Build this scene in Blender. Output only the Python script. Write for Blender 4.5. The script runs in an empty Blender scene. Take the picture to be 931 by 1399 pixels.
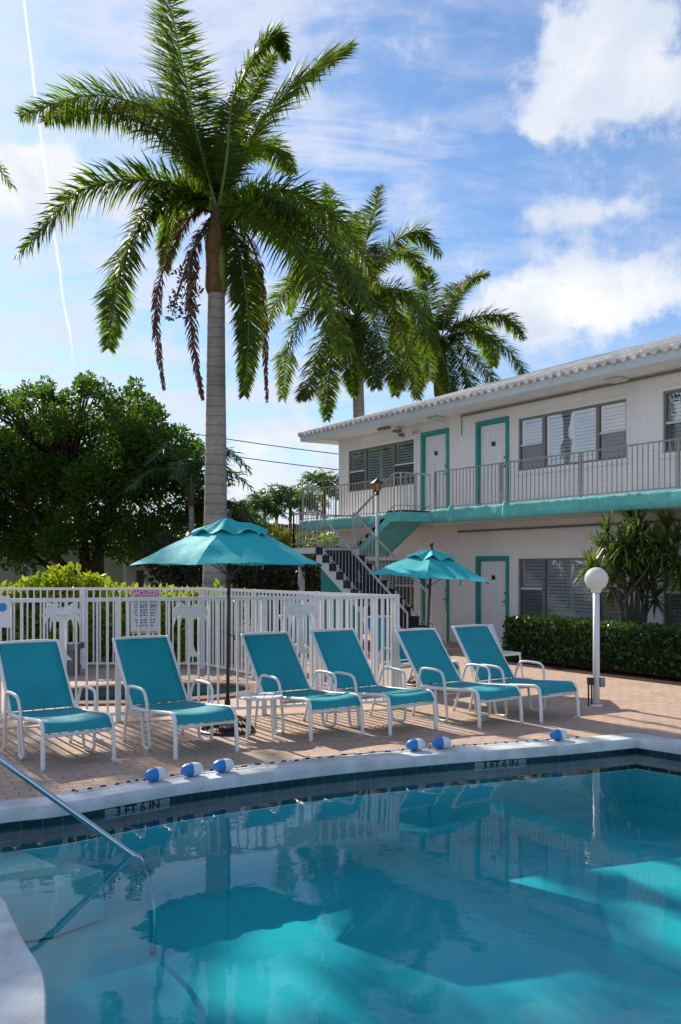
import bpy, bmesh, math, random
from mathutils import Vector, Matrix, noise
from mathutils.geometry import tessellate_polygon
R=math.radians; PI=math.pi
random.seed(7)
S=bpy.context.scene
# ------------------------------------------------------------------ camera
F=1260.0; CX=465.5; HY=777.0; EYE=1.75
cd=bpy.data.cameras.new('camera'); cam=bpy.data.objects.new('camera',cd); S.collection.objects.link(cam)
cam.location=(0,0,EYE); cam.rotation_euler=(R(90),0,0)
cd.sensor_fit='VERTICAL'; cd.sensor_height=36; cd.lens=36*F/1399; cd.shift_y=(HY-699.5)/1399
cd.clip_start=.05; cd.clip_end=3000
S.camera=cam
# ------------------------------------------------------------------ light
SUN_AZ,SUN_EL=-33.0,33.0          # degrees left of the view, above the horizon
sd=bpy.data.lights.new('sun','SUN'); sun=bpy.data.objects.new('sun',sd); S.collection.objects.link(sun)
sd.energy=5.0; sd.angle=R(.5); sd.color=(1,.90,.76)
to_sun=Vector((math.sin(R(SUN_AZ))*math.cos(R(SUN_EL)),math.cos(R(SUN_AZ))*math.cos(R(SUN_EL)),math.sin(R(SUN_EL))))
sun.rotation_euler=to_sun.to_track_quat('Z','Y').to_euler()
S.view_settings.view_transform='Standard'; S.view_settings.look='None'; S.view_settings.gamma=1
S.view_settings.exposure=0.46
S.cycles.transparent_max_bounces=24
world=bpy.data.worlds.new('World'); S.world=world; world.use_nodes=True
nt_schlick={}
def NT(nt):
    N=nt.nodes; L=nt.links
    def nd(t,**k):
        n=N.new(t)
        for a,b in k.items(): setattr(n,a,b)
        return n
    def put(sock,v):
        if isinstance(v,bpy.types.NodeSocket): L.new(v,sock)
        elif v is not None: sock.default_value=v
    def m(op,a,b=None,c=None,clamp=False):
        n=nd('ShaderNodeMath',operation=op); n.use_clamp=clamp
        put(n.inputs[0],a); put(n.inputs[1],b); put(n.inputs[2],c); return n.outputs[0]
    def mix(f,a,b,blend='MIX'):
        n=nd('ShaderNodeMix',data_type='RGBA',blend_type=blend); put(n.inputs[0],f); put(n.inputs[6],a); put(n.inputs[7],b); return n.outputs[2]
    def noi(vec,scale,detail=4,rough=.55,dist=0):
        n=nd('ShaderNodeTexNoise'); put(n.inputs['Vector'],vec); n.inputs['Scale'].default_value=scale
        n.inputs['Detail'].default_value=detail; n.inputs['Roughness'].default_value=rough; n.inputs['Distortion'].default_value=dist; return n.outputs[0]
    def ss(x,a,b,lo=0,hi=1):
        n=nd('ShaderNodeMapRange',interpolation_type='SMOOTHSTEP'); put(n.inputs[0],x)
        for i,v in zip((1,2,3,4),(a,b,lo,hi)): n.inputs[i].default_value=v
        return n.outputs[0]
    def schlick(normal,f0):
        g=nd('ShaderNodeNewGeometry'); v=nd('ShaderNodeVectorMath',operation='DOT_PRODUCT'); L.new(g.outputs['Incoming'],v.inputs[0]); L.new(normal,v.inputs[1])
        return m('ADD',f0,m('MULTIPLY',1-f0,m('POWER',m('SUBTRACT',1,m('ABSOLUTE',v.outputs['Value']),clamp=True),5)))
    nt_schlick[nt.name]=schlick
    return N,L,nd,put,m,mix,noi,ss
def build_world():
    nt=world.node_tree; nt.nodes.clear(); N,L,nd,put,m,mix,noi,ss=NT(nt)
    out=nd('ShaderNodeOutputWorld'); bg=nd('ShaderNodeBackground'); bg.inputs[1].default_value=.1
    sky=nd('ShaderNodeTexSky',sky_type='NISHITA'); sky.sun_disc=False
    sky.sun_elevation=R(SUN_EL); sky.sun_rotation=R(SUN_AZ); sky.air_density=1.1; sky.dust_density=.5; sky.ozone_density=2.2
    tc=nd('ShaderNodeTexCoord'); d=tc.outputs['Generated']
    sp=nd('ShaderNodeSeparateXYZ'); L.new(d,sp.inputs[0]); x,y,z=sp.outputs
    az=m('ARCTAN2',x,y); el=m('ARCSINE',z)
    n1=noi(d,5.5,7,.58,.3); n2=noi(d,22,6,.6); n0=noi(d,11,6,.6); n3=noi(d,5,4,.6)
    def ae(px,py):
        return math.atan((px-CX)/F), math.atan((HY-py)/math.hypot(F,px-CX))
    tot=None
    # cumulus puffs standing in the sky: centre, half widths (as seen in the photograph), weight
    for px,py,rx,ry,w in [(840,55,88,58,1.2),(805,135,78,36,1.0),(905,120,50,40,.8),(725,180,45,20,.75),
        (805,385,105,45,1.15),(900,410,70,34,.8),(745,425,70,34,.9),(660,420,60,30,.4),(800,290,80,16,.7),(60,238,72,34,1.7),(10,275,50,25,.7),
        (200,290,70,22,.75),(370,665,90,55,.95),(430,600,60,25,.5),(640,310,45,28,.5),(60,480,150,26,.45),(1250,150,180,120,1.1),(-300,300,160,90,1.1),(1300,560,240,60,.8),(700,560,120,40,.45)]:
        a,e=ae(px,py); sa,se=rx/F,ry/F
        q=m('ADD',m('POWER',m('DIVIDE',m('SUBTRACT',az,a),sa),2),m('POWER',m('DIVIDE',m('SUBTRACT',el,e),se),2))
        g=m('MULTIPLY',m('EXPONENT',m('MULTIPLY',q,-.75)),w)
        tot=g if tot is None else m('ADD',tot,g)
    f=m('ADD',tot,m('ADD',m('MULTIPLY',m('SUBTRACT',n0,.5),2.6),m('ADD',m('MULTIPLY',m('SUBTRACT',n2,.5),1.5),m('MULTIPLY',m('SUBTRACT',n3,.5),1.6))))
    cum=ss(f,.36,1.30)
    # scattered puffs for the rest of the sky (behind the camera too)
    back=m('MULTIPLY',ss(noi(d,2.6,7,.55),.53,.66),ss(m('ABSOLUTE',az),.75,1.1))
    # high cirrus on a flat layer
    zz=m('MAXIMUM',m('ADD',z,.12),.05)
    cv=nd('ShaderNodeCombineXYZ'); L.new(m('DIVIDE',x,zz),cv.inputs[0]); L.new(m('DIVIDE',y,zz),cv.inputs[1])
    mp=nd('ShaderNodeMapping'); L.new(cv.outputs[0],mp.inputs[0]); mp.inputs['Rotation'].default_value=(0,0,R(22)); mp.inputs['Scale'].default_value=(.8,1.7,1)
    ci=noi(mp.outputs[0],1.7,9,.62,.8)
    mp2=nd('ShaderNodeMapping'); L.new(cv.outputs[0],mp2.inputs[0]); mp2.inputs['Rotation'].default_value=(0,0,R(-8)); mp2.inputs['Scale'].default_value=(2.4,6,1)
    ci2=noi(mp2.outputs[0],1.4,8,.6,1.2)
    leftw=ss(az,.32,-.10,.25,1)
    cir=m('MULTIPLY',ss(m('ADD',m('MULTIPLY',ci,.55),m('ADD',m('MULTIPLY',ci2,.3),m('ADD',m('MULTIPLY',n0,.08),m('MULTIPLY',n2,.16)))),.44,.64),leftw)
    low=ss(el,.30,.0,0,.65)
    veil=m('MULTIPLY',m('ADD',cir,m('MULTIPLY',low,.75),clamp=True),.82)
    # contrail: an almost upright thin arc left of the view
    a0,e0=ae(33,0); a1,e1=ae(100,500)
    t=m('DIVIDE',m('SUBTRACT',el,e1),e0-e1)
    wob=m('MULTIPLY',m('SUBTRACT',noi(d,16,3),.5),m('MULTIPLY',m('SUBTRACT',1,t,clamp=True),.012))
    line=m('ADD',m('ADD',a1,m('MULTIPLY',t,a0-a1)),wob)
    dist=m('ABSOLUTE',m('SUBTRACT',az,line))
    con=m('MULTIPLY',ss(dist,.0021,.0005),m('MULTIPLY',ss(el,e1-.01,e1+.04),.75))
    skyc=mix(1.0,sky.outputs[0],(.66,.83,1.02,1),'MULTIPLY')
    c1=mix(veil,skyc,(5.7,6.0,7.1,1))
    shade=ss(m('ADD',n1,m('MULTIPLY',n0,.5)),.5,.92)
    cc=mix(shade,(7.9,7.8,7.9,1),(5.0,5.6,6.6,1))
    c2=mix(m('MAXIMUM',cum,back),c1,cc)
    c3=mix(con,c2,(7.6,7.8,8.2,1))
    L.new(c3,bg.inputs[0]); L.new(bg.outputs[0],out.inputs[0])
build_world()
# ------------------------------------------------------------------ materials
MATS={}
def mat(name,col,rough=.6,spec=.4,var=.12,scale=6,bump=0,bscale=60,metal=0,col2=None,trans=0,coat=0,bdist=.01,transcol=None):
    if name in MATS: return MATS[name]
    M=bpy.data.materials.new(name); M.use_nodes=True; nt=M.node_tree; N,L,nd,put,m,mix,noi,ss=NT(nt)
    b=N['Principled BSDF']; tc=nd('ShaderNodeTexCoord'); o=tc.outputs['Object']
    n=noi(o,scale,6,.6)
    c2=col2 or tuple(c*(1-2*var) for c in col)
    c=mix(ss(n,.3,.7),(*col,1),(*c2,1))
    L.new(c,b.inputs['Base Color'])
    L.new(m('ADD',rough-.06,m('MULTIPLY',noi(o,scale*2.3,3),.12)),b.inputs['Roughness'])
    b.inputs['Specular IOR Level'].default_value=spec; b.inputs['Metallic'].default_value=metal; b.inputs['Coat Weight'].default_value=coat
    if bump:
        bp=nd('ShaderNodeBump'); bp.inputs['Strength'].default_value=bump; bp.inputs['Distance'].default_value=bdist
        L.new(noi(o,bscale,5,.6),bp.inputs['Height']); L.new(bp.outputs[0],b.inputs['Normal'])
    if trans:
        out=[x for x in N if x.type=='OUTPUT_MATERIAL'][0]
        t=nd('ShaderNodeBsdfTranslucent'); L.new(mix(1,c,(*(transcol or (1.3,1.3,.9)),1),'MULTIPLY'),t.inputs[0])
        ms=nd('ShaderNodeMixShader'); ms.inputs[0].default_value=trans
        L.new(b.outputs[0],ms.inputs[1]); L.new(t.outputs[0],ms.inputs[2]); L.new(ms.outputs[0],out.inputs[0])
    MATS[name]=M; return M
def special(name):
    M=bpy.data.materials.new(name); M.use_nodes=True; nt=M.node_tree; MATS[name]=M
    N=nt.nodes; out=[x for x in N if x.type=='OUTPUT_MATERIAL'][0]; return M,NT(nt),N['Principled BSDF'],out
def pavers():
    M,(N,L,nd,put,m,mix,noi,ss),b,out=special('brick_pavers')
    tc=nd('ShaderNodeTexCoord'); o=tc.outputs['Object']
    mp=nd('ShaderNodeMapping'); L.new(o,mp.inputs[0]); mp.inputs['Rotation'].default_value=(0,0,R(-27))
    wv=nd('ShaderNodeVectorMath',operation='ADD'); L.new(mp.outputs[0],wv.inputs[0])
    br=nd('ShaderNodeTexBrick'); L.new(mp.outputs[0],br.inputs[0])
    br.inputs['Scale'].default_value=1; br.inputs['Brick Width'].default_value=.205; br.inputs['Row Height'].default_value=.105
    br.inputs['Mortar Size'].default_value=.006; br.inputs['Mortar Smooth'].default_value=.3; br.inputs['Bias'].default_value=0
    br.inputs['Color1'].default_value=(.57,.375,.27,1); br.inputs['Color2'].default_value=(.42,.30,.235,1); br.inputs['Mortar'].default_value=(.17,.135,.115,1)
    c=mix(ss(noi(o,1.1,5,.6),.35,.7,0,.55),br.outputs[0],(.50,.40,.33,1))
    c=mix(ss(noi(o,14,4,.6),.45,.75,0,.45),c,(.34,.23,.18,1))
    c=mix(ss(noi(o,2.3,6,.7),.55,.75,0,.5),c,(.21,.15,.12,1))
    c=mix(ss(noi(o,.45,4,.6),.5,.75,0,.35),c,(.5,.38,.31,1))
    L.new(c,b.inputs['Base Color']); b.inputs['Roughness'].default_value=.82; b.inputs['Specular IOR Level'].default_value=.25
    bp=nd('ShaderNodeBump'); bp.inputs['Strength'].default_value=.5; bp.inputs['Distance'].default_value=.006
    h=m('SUBTRACT',m('MULTIPLY',noi(o,60,4),.35),br.outputs['Fac']); L.new(h,bp.inputs['Height']); L.new(bp.outputs[0],b.inputs['Normal'])
    return M
def water(name,tint,bd=.0024,vol=None):
    M,(N,L,nd,put,m,mix,noi,ss),b,out=special(name); N.remove(b)
    tc=nd('ShaderNodeTexCoord'); o=tc.outputs['Object']
    mp=nd('ShaderNodeMapping'); L.new(o,mp.inputs[0]); mp.inputs['Scale'].default_value=(1,1.0,1)
    h=m('ADD',m('MULTIPLY',noi(mp.outputs[0],2.2,2,.45,.6),1.0),m('MULTIPLY',noi(mp.outputs[0],11,2,.5,.3),.22))
    amp=ss(noi(o,.55,2),.35,.7,.45,1.15)
    bp=nd('ShaderNodeBump'); bp.inputs['Strength'].default_value=1; bp.inputs['Distance'].default_value=bd
    L.new(m('MULTIPLY',h,amp),bp.inputs['Height'])
    fr=nt_schlick[M.node_tree.name](bp.outputs[0],.022)
    tr=nd('ShaderNodeBsdfTransparent'); tr.inputs[0].default_value=(*tint,1)
    if vol:
        va=nd('ShaderNodeVolumeAbsorption'); va.inputs['Color'].default_value=(*vol,1); va.inputs['Density'].default_value=.80; L.new(va.outputs[0],out.inputs['Volume'])
    gl=nd('ShaderNodeBsdfGlossy'); gl.inputs['Roughness'].default_value=.0; L.new(bp.outputs[0],gl.inputs['Normal'])
    ms=nd('ShaderNodeMixShader'); L.new(m('MULTIPLY',fr,.80,clamp=True),ms.inputs[0]); L.new(tr.outputs[0],ms.inputs[1]); L.new(gl.outputs[0],ms.inputs[2]); L.new(ms.outputs[0],out.inputs[0])
    return M
def glass(name,tint=(.75,.80,.82),base=.26):
    M,(N,L,nd,put,m,mix,noi,ss),b,out=special(name); N.remove(b)
    tc=nd('ShaderNodeTexCoord'); bp=nd('ShaderNodeBump'); bp.inputs['Strength'].default_value=.25; bp.inputs['Distance'].default_value=.01
    L.new(noi(tc.outputs['Object'],1.3,2),bp.inputs['Height'])
    fr=nt_schlick[M.node_tree.name](bp.outputs[0],.05)
    tr=nd('ShaderNodeBsdfTransparent'); tr.inputs[0].default_value=(*tint,1)
    gl=nd('ShaderNodeBsdfGlossy'); gl.inputs['Roughness'].default_value=.01; L.new(bp.outputs[0],gl.inputs['Normal'])
    ms=nd('ShaderNodeMixShader'); L.new(m('ADD',m('MULTIPLY',fr,1.5),base,clamp=True),ms.inputs[0]); L.new(tr.outputs[0],ms.inputs[1]); L.new(gl.outputs[0],ms.inputs[2]); L.new(ms.outputs[0],out.inputs[0])
    return M
def tiles():
    M,(N,L,nd,put,m,mix,noi,ss),b,out=special('waterline_tile')
    uv=nd('ShaderNodeUVMap'); 
    br=nd('ShaderNodeTexBrick'); L.new(uv.outputs[0],br.inputs[0]); br.offset=0
    br.inputs['Scale'].default_value=1; br.inputs['Brick Width'].default_value=.155; br.inputs['Row Height'].default_value=.155; br.inputs['Mortar Size'].default_value=.004
    br.inputs['Color1'].default_value=(.006,.026,.036,1); br.inputs['Color2'].default_value=(.009,.036,.046,1); br.inputs['Mortar'].default_value=(.07,.10,.11,1)
    L.new(br.outputs[0],b.inputs['Base Color']); b.inputs['Roughness'].default_value=.15
    return M
def plaster():
    M,(N,L,nd,put,m,mix,noi,ss),b,out=special('pool_plaster')
    tc=nd('ShaderNodeTexCoord'); o=tc.outputs['Object']
    c=mix(ss(noi(o,1.2,5,.6),.3,.7),(.20,.60,.64,1),(.15,.50,.56,1))
    v=nd('ShaderNodeTexVoronoi',feature='DISTANCE_TO_EDGE'); 
    wv=nd('ShaderNodeVectorMath',operation='ADD'); L.new(o,wv.inputs[0])
    nn=nd('ShaderNodeTexNoise'); L.new(o,nn.inputs['Vector']); nn.inputs['Scale'].default_value=3; 
    L.new(nn.outputs[1],wv.inputs[1]); L.new(wv.outputs[0],v.inputs['Vector']); v.inputs['Scale'].default_value=9
    c=mix(ss(noi(o,30,3),.5,.8,0,.2),c,(.24,.62,.64,1))
    L.new(c,b.inputs['Base Color']); b.inputs['Roughness'].default_value=.9
    return M
def bark():
    M,(N,L,nd,put,m,mix,noi,ss),b,out=special('palm_bark')
    tc=nd('ShaderNodeTexCoord'); o=tc.outputs['Object']; sp=nd('ShaderNodeSeparateXYZ'); L.new(o,sp.inputs[0])
    z=m('ADD',sp.outputs[2],m('MULTIPLY',noi(o,2.5,4),.10))
    rg=m('POWER',m('ABSOLUTE',m('SINE',m('MULTIPLY',z,16.5))),.35)
    c=mix(ss(noi(o,1.6,6,.65),.35,.7),(.36,.34,.31,1),(.22,.205,.185,1)); c=mix(ss(noi(o,9,5,.7),.5,.8,0,.6),c,(.13,.12,.10,1))
    c=mix(ss(rg,.75,.3,0,.55),c,(.12,.11,.10,1)); L.new(c,b.inputs['Base Color']); b.inputs['Roughness'].default_value=.9; b.inputs['Specular IOR Level'].default_value=.15
    bp=nd('ShaderNodeBump'); bp.inputs['Strength'].default_value=.7; bp.inputs['Distance'].default_value=.02; L.new(m('ADD',rg,m('MULTIPLY',noi(o,18,5),.7)),bp.inputs['Height']); L.new(bp.outputs[0],b.inputs['Normal'])
def stucco():
    M,(N,L,nd,put,m,mix,noi,ss),b,out=special('wall_stucco')
    tc=nd('ShaderNodeTexCoord'); o=tc.outputs['Object']; mp=nd('ShaderNodeMapping'); L.new(o,mp.inputs[0]); mp.inputs['Scale'].default_value=(3,3,.35)
    c=mix(ss(noi(o,.9,5,.6),.3,.75),(.85,.83,.81,1),(.77,.75,.73,1)); c=mix(ss(noi(mp.outputs[0],1.5,6,.65),.56,.8,0,.45),c,(.58,.56,.53,1)); c=mix(ss(noi(o,7,6,.7),.6,.8,0,.25),c,(.62,.6,.57,1))
    L.new(c,b.inputs['Base Color']); b.inputs['Roughness'].default_value=.9; b.inputs['Specular IOR Level'].default_value=.2
    bp=nd('ShaderNodeBump'); bp.inputs['Strength'].default_value=.45; bp.inputs['Distance'].default_value=.012; L.new(noi(o,45,6,.7),bp.inputs['Height']); L.new(bp.outputs[0],b.inputs['Normal'])
bark(); stucco()
pavers(); tiles(); plaster()
water('pool_water',(.97,1,1),vol=(.0,.79,.83)); water('spa_water',(.35,.7,.72),.012)
glass('window_glass')
mat('coping_concrete',(.68,.72,.73),.8,.25,.16,3.5,.6,50)
mat('white_enamel',(.80,.80,.80),.38,.5,.04,4)
mat('fence_white',(.78,.79,.80),.45,.45,.06,5,.1,40)
def sling():
    M,(N,L,nd,put,m,mix,noi,ss),b,out=special('teal_sling')
    tc=nd('ShaderNodeTexCoord'); o=tc.outputs['Object']
    bp=nd('ShaderNodeBump'); bp.inputs['Strength'].default_value=.5; bp.inputs['Distance'].default_value=.02; L.new(noi(o,4,3,.5,.5),bp.inputs['Height']); L.new(bp.outputs[0],b.inputs['Normal'])
    w=nd('ShaderNodeTexWave'); L.new(o,w.inputs[0]); w.inputs['Scale'].default_value=22; w.inputs['Distortion'].default_value=.2
    c=mix(ss(noi(o,3,4),.3,.7),(.008,.40,.47,1),(.006,.34,.41,1)); c=mix(m('MULTIPLY',w.outputs[1],.5),c,(.03,.50,.56,1))
    L.new(c,b.inputs['Base Color']); b.inputs['Roughness'].default_value=.62; b.inputs['Sheen Weight'].default_value=.05
    t=nd('ShaderNodeBsdfTranslucent'); L.new(mix(1,c,(1,1,1,1),'MULTIPLY'),t.inputs[0]); ms=nd('ShaderNodeMixShader'); ms.inputs[0].default_value=.3
    L.new(b.outputs[0],ms.inputs[1]); L.new(t.outputs[0],ms.inputs[2]); L.new(ms.outputs[0],out.inputs[0])
sling()
mat('teal_canvas',(.035,.54,.57),.7,.3,.05,3,.35,10,trans=.15,transcol=(1,1,1),bdist=.02)
mat('wall_stucco',(.83,.82,.81),.9,.2,.04,1.2,.25,90)
mat('soffit_paint',(.76,.75,.74),.85,.2,.05,1.5)
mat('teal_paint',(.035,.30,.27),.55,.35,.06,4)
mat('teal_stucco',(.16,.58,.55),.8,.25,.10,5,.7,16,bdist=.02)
mat('door_paint',(.80,.80,.82),.45,.4,.03,4)
mat('roof_tile',(.78,.73,.67),.85,.2,.2,4,.4,30)
mat('fascia_paint',(.62,.68,.72),.6,.3,.04,4)
mat('bronze_metal',(.20,.19,.18),.45,.5,.1,5)
mat('railing_metal',(.38,.36,.34),.5,.5,.15,6)
mat('stair_navy',(.028,.034,.05),.7,.3,.15,6)
mat('shutter_white',(.84,.86,.87),.5,.4,.03,4)
mat('screen_dark',(.09,.09,.09),.8,.2,.1,8)
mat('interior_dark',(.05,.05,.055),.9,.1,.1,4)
mat('black_metal',(.02,.02,.02),.5,.5,.1,8)
mat('brown_pole',(.045,.035,.03),.45,.5,.1,8)
mat('chrome',(.62,.64,.66),.16,.5,.03,4,metal=1)
mat('grey_box',(.30,.31,.32),.5,.4,.1,8)
mat('globe_acrylic',(.80,.79,.76),.35,.5,.03,3,trans=.35,transcol=(1,1,1))
mat('float_blue',(.02,.20,.56),.35,.5,.05,6)
mat('float_white',(.78,.79,.80),.35,.5,.05,6)
mat('marker_tile',(.24,.29,.30),.4,.5,.08,6)
mat('ink_black',(.012,.012,.014),.6,.3,.1,6)
mat('sign_white',(.78,.78,.82),.5,.4,.02,6)
mat('sign_pink',(.72,.10,.22),.5,.4,.03,6)
mat('sign_ink',(.10,.11,.26),.6,.3,.03,6)
mat('sign_blue',(.02,.30,.60),.5,.4,.05,6)
mat('sign_red',(.55,.10,.08),.5,.4,.1,10)
mat('palm_bark',(.30,.285,.265),.9,.15,.22,4,.6,14,bdist=.02)
mat('crownshaft_brown',(.22,.115,.05),.85,.2,.25,7,1,16,col2=(.09,.075,.03),bdist=.04)
mat('crownshaft_green',(.20,.24,.03),.6,.3,.15,5)
mat('rachis_green',(.14,.20,.04),.6,.3,.1,5)
mat('palm_leaf',(.050,.088,.012),.5,.25,.2,1.6,trans=.48,transcol=(4.8,5.0,1.2),col2=(.040,.045,.012))
mat('palm_leaf_far',(.045,.10,.025),.45,.4,.2,1.6,trans=.42,transcol=(2.2,2.3,1.1))
mat('palm_leaf_dry',(.13,.085,.055),.7,.2,.2,3,trans=.25,transcol=(1.4,1.2,1.0))
mat('palm_leaf_tan',(.16,.14,.06),.7,.2,.2,3,trans=.3,transcol=(1.4,1.2,1.0))
mat('flower_stalk',(.16,.13,.09),.9,.1,.2,9)
mat('tree_bark',(.10,.07,.05),.95,.1,.3,6,.6,14,bdist=.03)
mat('tree_leaf',(.055,.10,.012),.45,.35,.2,.8,trans=.42,transcol=(3.2,3.2,.8),col2=(.025,.065,.012))
mat('croton_leaf',(.30,.36,.02),.45,.45,.2,1.3,trans=.42,transcol=(1.9,1.7,.7),col2=(.13,.22,.012))
mat('hedge_leaf',(.035,.085,.015),.35,.55,.2,2.5,trans=.3,transcol=(2,2,.8),col2=(.02,.055,.01))
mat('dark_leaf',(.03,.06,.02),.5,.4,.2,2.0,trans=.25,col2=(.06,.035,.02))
mat('flower_leaf',(.25,.20,.02),.5,.4,.2,2.0,trans=.35,col2=(.06,.12,.02))
mat('dracaena_leaf',(.14,.19,.03),.4,.5,.2,2.5,trans=.35,transcol=(2,2,.9),col2=(.035,.08,.02))
mat('twig_bark',(.12,.10,.085),.9,.1,.2,9,.5,30)
mat('mulch',(.075,.04,.028),.95,.1,.3,18,1,30,bdist=.03)
mat('ground_soil',(.16,.15,.10),.95,.1,.25,.6,.4,5)
mat('grey_green_wall',(.42,.44,.37),.9,.2,.06,1,.1,50)
mat('pale_wall',(.62,.63,.60),.9,.2,.06,1)
mat('wood_fence',(.20,.13,.10),.9,.1,.2,3,.4,12)
mat('stair_rail_metal',(.52,.49,.46),.5,.4,.15,6)
mat('wire',(.05,.05,.055),.7,.2,.1,4)
mat('lantern_brass',(.30,.20,.07),.4,.5,.1,6,metal=.6)
mat('lantern_glass',(.75,.50,.18),.3,.5,.1,6,trans=.5,transcol=(1,1,1))
mat('spa_coping',(.22,.14,.11),.85,.2,.15,4)
mat('spa_tile',(.05,.16,.16),.3,.5,.15,20)
mat('stone_bench',(.17,.17,.17),.85,.2,.1,6)
mat('number_plate',(.03,.03,.035),.5,.4,.1,6)
# ------------------------------------------------------------------ helpers
W={}          # world matrix of each object by name
COL=S.collection
def wm(o): return W.get(o.name,Matrix.Identity(4)) if o else Matrix.Identity(4)
def tag(o,label=None,cat=None,group=None,kind=None):
    for k,v in (('label',label),('category',cat),('group',group),('kind',kind)):
        if v: o[k]=v
    return o
def thing(name,label,cat,loc=(0,0,0),rz=0,group=None):
    o=bpy.data.objects.new(name,None); COL.objects.link(o); o.location=loc; o.rotation_euler=(0,0,rz); o.empty_display_size=.2
    W[o.name]=Matrix.Translation(Vector(loc))@Matrix.Rotation(rz,4,'Z'); return tag(o,label,cat,group)
class MB:
    def __init__(s,M=None): s.v=[]; s.f=[]; s.mi=[]; s.cur=0; s.M=M; s.uv=None
    def add(s,vs,fs,M=None):
        k=len(s.v); T=M or s.M
        for p in vs:
            p=Vector(p); s.v.append(T@p if T else p)
        for f in fs: s.f.append([i+k for i in f]); s.mi.append(s.cur)
    def box(s,x0,x1,y0,y1,z0,z1,M=None):
        s.add([(x0,y0,z0),(x1,y0,z0),(x1,y1,z0),(x0,y1,z0),(x0,y0,z1),(x1,y0,z1),(x1,y1,z1),(x0,y1,z1)],
              [(0,3,2,1),(4,5,6,7),(0,1,5,4),(1,2,6,5),(2,3,7,6),(3,0,4,7)],M)
    def bar(s,a,b,w,h=None,up=(0,0,1)):
        a=Vector(a); b=Vector(b); d=(b-a); l=d.length; d=d/l; h=h or w
        up=Vector(up); sx=d.cross(up)
        if sx.length<1e-3: sx=d.cross(Vector((1,0,0)))
        sx.normalize(); uy=sx.cross(d)
        vs=[]
        for p in (a,b):
            for i,j in ((-1,-1),(1,-1),(1,1),(-1,1)): vs.append(p+sx*i*w/2+uy*j*h/2)
        s.add(vs,[(0,1,2,3),(7,6,5,4),(0,4,5,1),(1,5,6,2),(2,6,7,3),(3,7,4,0)])
    def tube(s,pts,rad,n=8,cap=True):
        pts=[Vector(p) for p in pts]; m=len(pts)
        rr=rad if isinstance(rad,(list,tuple)) else [rad]*m
        prev=None; vs=[]; fs=[]
        for i,p in enumerate(pts):
            d=(pts[min(i+1,m-1)]-pts[max(i-1,0)]).normalized()
            if prev is None:
                a=d.orthogonal().normalized()
            else:
                a=(prev-d*prev.dot(d)).normalized()
            prev=a; b=d.cross(a)
            for k in range(n):
                t=2*PI*k/n; vs.append(p+(a*math.cos(t)+b*math.sin(t))*rr[i])
        for i in range(m-1):
            for k in range(n):
                fs.append((i*n+k,i*n+(k+1)%n,(i+1)*n+(k+1)%n,(i+1)*n+k))
        if cap: fs.append(tuple(reversed(range(n)))); fs.append(tuple(range((m-1)*n,m*n)))
        s.add(vs,fs)
    def lathe(s,prof,c=(0,0,0),n=24,sx=1,sy=1):
        vs=[];fs=[];c=Vector(c)
        for r,z in prof:
            for k in range(n):
                t=2*PI*k/n; vs.append(c+Vector((r*math.cos(t)*sx,r*math.sin(t)*sy,z)))
        for i in range(len(prof)-1):
            for k in range(n): fs.append((i*n+k,i*n+(k+1)%n,(i+1)*n+(k+1)%n,(i+1)*n+k))
        s.add(vs,fs)
    def poly(s,pts,z0,z1):        # prism over an outline, any simple outline, optional
        pts=[Vector((p[0],p[1],0)) for p in pts]; n=len(pts)
        tri=tessellate_polygon([pts]); k=[]
        vs=[(p.x,p.y,z1) for p in pts]+[(p.x,p.y,z0) for p in pts]
        fs=[tuple(t) for t in tri]+[tuple(i+n for i in reversed(t)) for t in tri]+[(i,i+n,(i+1)%n+n,(i+1)%n) for i in range(n)]
        s.add(vs,fs)
    def build(s,name,mats,parent=None,local=False,smooth=False,loc=None,bevel=0):
        me=bpy.data.meshes.new(name); o=bpy.data.objects.new(name,me)
        inv=Matrix.Identity(4) if local else wm(parent).inverted()
        if parent is None and loc is not None: inv=Matrix.Translation(-Vector(loc)); 
        me.from_pydata([tuple(inv@p) for p in s.v],[],s.f)
        if isinstance(mats,str): mats=[mats]
        for q in mats: me.materials.append(MATS[q])
        if len(mats)>1: me.polygons.foreach_set('material_index',s.mi)
        if smooth: me.polygons.foreach_set('use_smooth',[True]*len(me.polygons))
        me.validate(); me.update()
        COL.objects.link(o); o.parent=parent
        if parent is None and loc is not None: o.location=loc; W[o.name]=Matrix.Translation(Vector(loc))
        else: W[o.name]=wm(parent).copy()
        if bevel:
            b=o.modifiers.new('bevel','BEVEL'); b.width=bevel; b.segments=2; b.limit_method='ANGLE'
        return o
def fixn(o):
    bm=bmesh.new(); bm.from_mesh(o.data); bmesh.ops.recalc_face_normals(bm,faces=bm.faces); bm.to_mesh(o.data); bm.free()
def shared(name,data,parent,loc,rot=(0,0,0)):
    o=bpy.data.objects.new(name,data); COL.objects.link(o); o.parent=parent; o.location=loc; o.rotation_euler=rot; W[o.name]=wm(parent).copy(); return o
def kids(o): return [c for c in bpy.data.objects if c.parent==o]
def dup(root,loc,rz,label,group=None):
    def cp(o,par):
        c=o.copy(); COL.objects.link(c); c.parent=par; W[c.name]=Matrix.Identity(4)
        for ch in kids(o): cp(ch,c)
        return c
    r=cp(root,None); r.location=loc; r.rotation_euler=(0,0,rz); r['label']=label
    if group: r['group']=group
    W[r.name]=Matrix.Translation(Vector(loc))@Matrix.Rotation(rz,4,'Z')
    return r
def G(px,py,z=0.0):
    Y=F*(EYE-z)/(py-HY); return Vector(((px-CX)/F*Y,Y,z))
def A(px,py,Y):
    return Vector(((px-CX)/F*Y,Y,EYE+(HY-py)/F*Y))
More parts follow.
